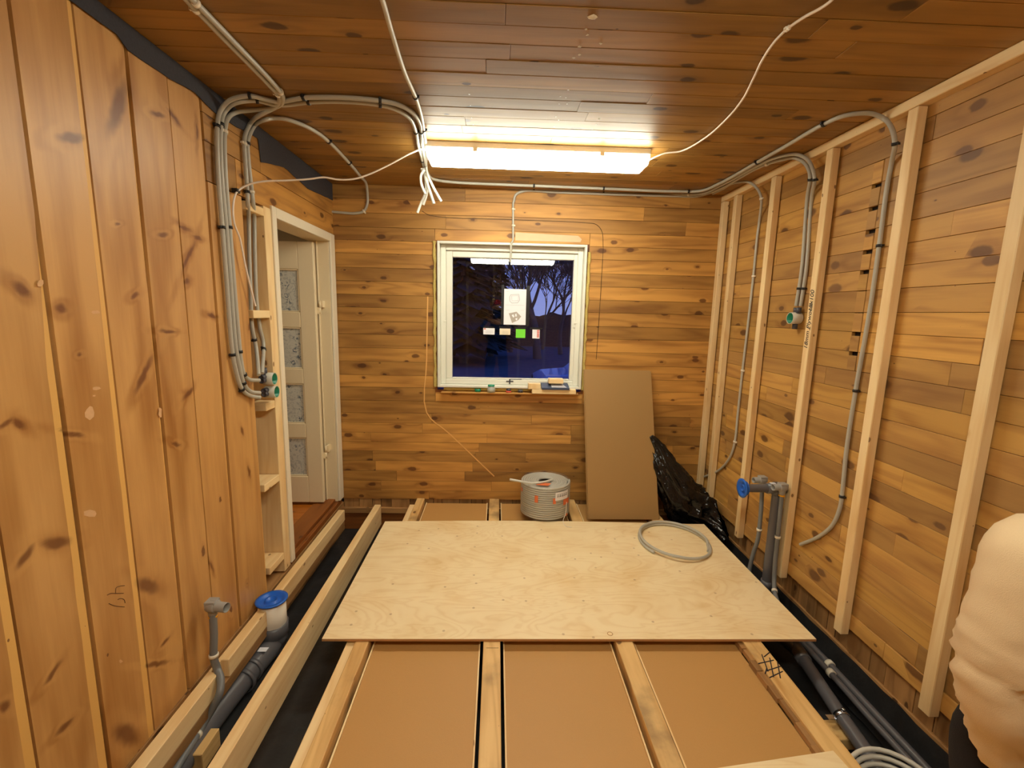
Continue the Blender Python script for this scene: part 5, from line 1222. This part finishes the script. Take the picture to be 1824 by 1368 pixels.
tree(.9, 30, 10, .75, 'bare tree further back behind the paper in the window view', 12, trunk_r=.18)
tree(3.3, 33, 10, .8, 'distant slender bare tree between the two larger ones', 15, trunk_r=.14)
tree(5.3, 25, 8, .8, 'bare tree low at the far right edge of the window view', 21, trunk_r=.12)
def conifer(x, y, h, seed, label):
    rt = random.Random(seed); t = thing('conifer', (x, y, -1), label, 'tree', 'dark conifers outside the window')
    m_ = MB(); m_.tube([(x, y, -1), (x, y, h)], .15, 8, rads=[.2, .03]); m_.build('trunk', M['bark'], t)
    m_ = MB(); z_ = .2
    while z_ < h:
        rr_ = (h-z_)*.30+.1
        for k in range(9):
            a_ = rt.uniform(0, 6.28); L_ = rr_*rt.uniform(.7, 1.1); e_ = Vector((x+math.cos(a_)*L_, y+math.sin(a_)*L_, z_-L_*.35)); s_ = Vector((x, y, z_+.1)); w_ = Vector((-math.sin(a_), math.cos(a_), 0))*L_*.28
            mid = s_.lerp(e_, .6); m_.face([s_, mid+w_, e_, mid-w_]); m_.face([mid+Vector((0, 0, .12)), e_, mid-Vector((0, 0, .2))])
        z_ += .22
    m_.build('foliage', M['needles'], t, recalc=False)
conifer(-1.7, 23, 8.6, 1, 'tall dark conifer at the left of the window view'); conifer(-.35, 27, 7.0, 2, 'second dark conifer left of the bare tree')
conifer(-3.4, 26, 8.4, 4, 'dark conifer at the far left edge of the window view')
m_ = MB(); rh = random.Random(2)
nn_ = 80; vs = []
for i in range(nn_+1):
    x_ = -12+24*i/nn_; hh_ = 1.5+.35*noise.noise(Vector((x_*.8, 1, 1)))+.15*noise.noise(Vector((x_*3, 1, 1))); vs += [(x_, 36, -1.1), (x_, 36+.2*noise.noise(Vector((x_*2, 0, 0))), hh_), (x_, 37.5, -1.1)]
fs = []
for i in range(nn_): fs += [(3*i, 3*i+3, 3*i+4, 3*i+1), (3*i+1, 3*i+4, 3*i+5, 3*i+2)]
m_.mesh(vs, fs); tag(m_.build('hedge', M['hedge']), 'dark brown hedge behind the trees outside the window', 'hedge')
# parked car
cx_, cy_ = 3.1, 13.0; t = thing('parked_car', (cx_, cy_, -1), 'pale car parked outside, low at the right of the window', 'car')
prof = [(-2.0, .35), (-2.0, .75), (-1.75, .88), (-1.05, .95), (-.55, 1.38), (.65, 1.42), (1.35, 1.0), (1.95, .92), (2.05, .6), (2.0, .35)]
def extr(mb, prof, y0, y1, inset=0):
    n_ = len(prof); vs = [(cx_+a_, y0, -1+b_) for a_, b_ in prof]+[(cx_+a_, y1, -1+b_) for a_, b_ in prof]
    mb.mesh(vs, [tuple(range(n_)), tuple(reversed(range(n_, 2*n_)))]+[(i, (i+1) % n_, n_+(i+1) % n_, n_+i) for i in range(n_)])
m_ = MB(); extr(m_, prof, cy_-.85, cy_+.85); m_.build('car_body', M['carpaint'], t, bevel=.06, bseg=3)
m_ = MB(); extr(m_, [(-.92, .98), (-.52, 1.32), (-.02, 1.34), (-.02, .98)], cy_-.862, cy_-.84); extr(m_, [(.06, .98), (.06, 1.34), (.6, 1.34), (1.1, 1.0)], cy_-.862, cy_-.84); m_.build('side_window', M['carglass'], t)
for a_ in (-1.3, 1.3):
    for yy in (cy_-.87, cy_+.70):
        m_ = MB(); m_.lathe((cx_+a_, yy, -1+.32), (0, 1, 0), [(0, 0), (0, .2), (.01, .31), (.16, .31), (.17, .2), (.17, 0)], 24); w_ = m_.build('wheel', M['tyre'], t)
for yy in (-.6, .6):
    m_ = MB(); m_.lathe((cx_-2.0, cy_+yy, -1+.68), (-1, 0, 0), [(0, 0), (0, .08), (.03, .06), (.03, 0)], 16); m_.build('headlamp', M['carglass'], t)

for o in list(bpy.data.objects):
    if '_org' in o: del o['_org']
print('objects', len(bpy.data.objects))
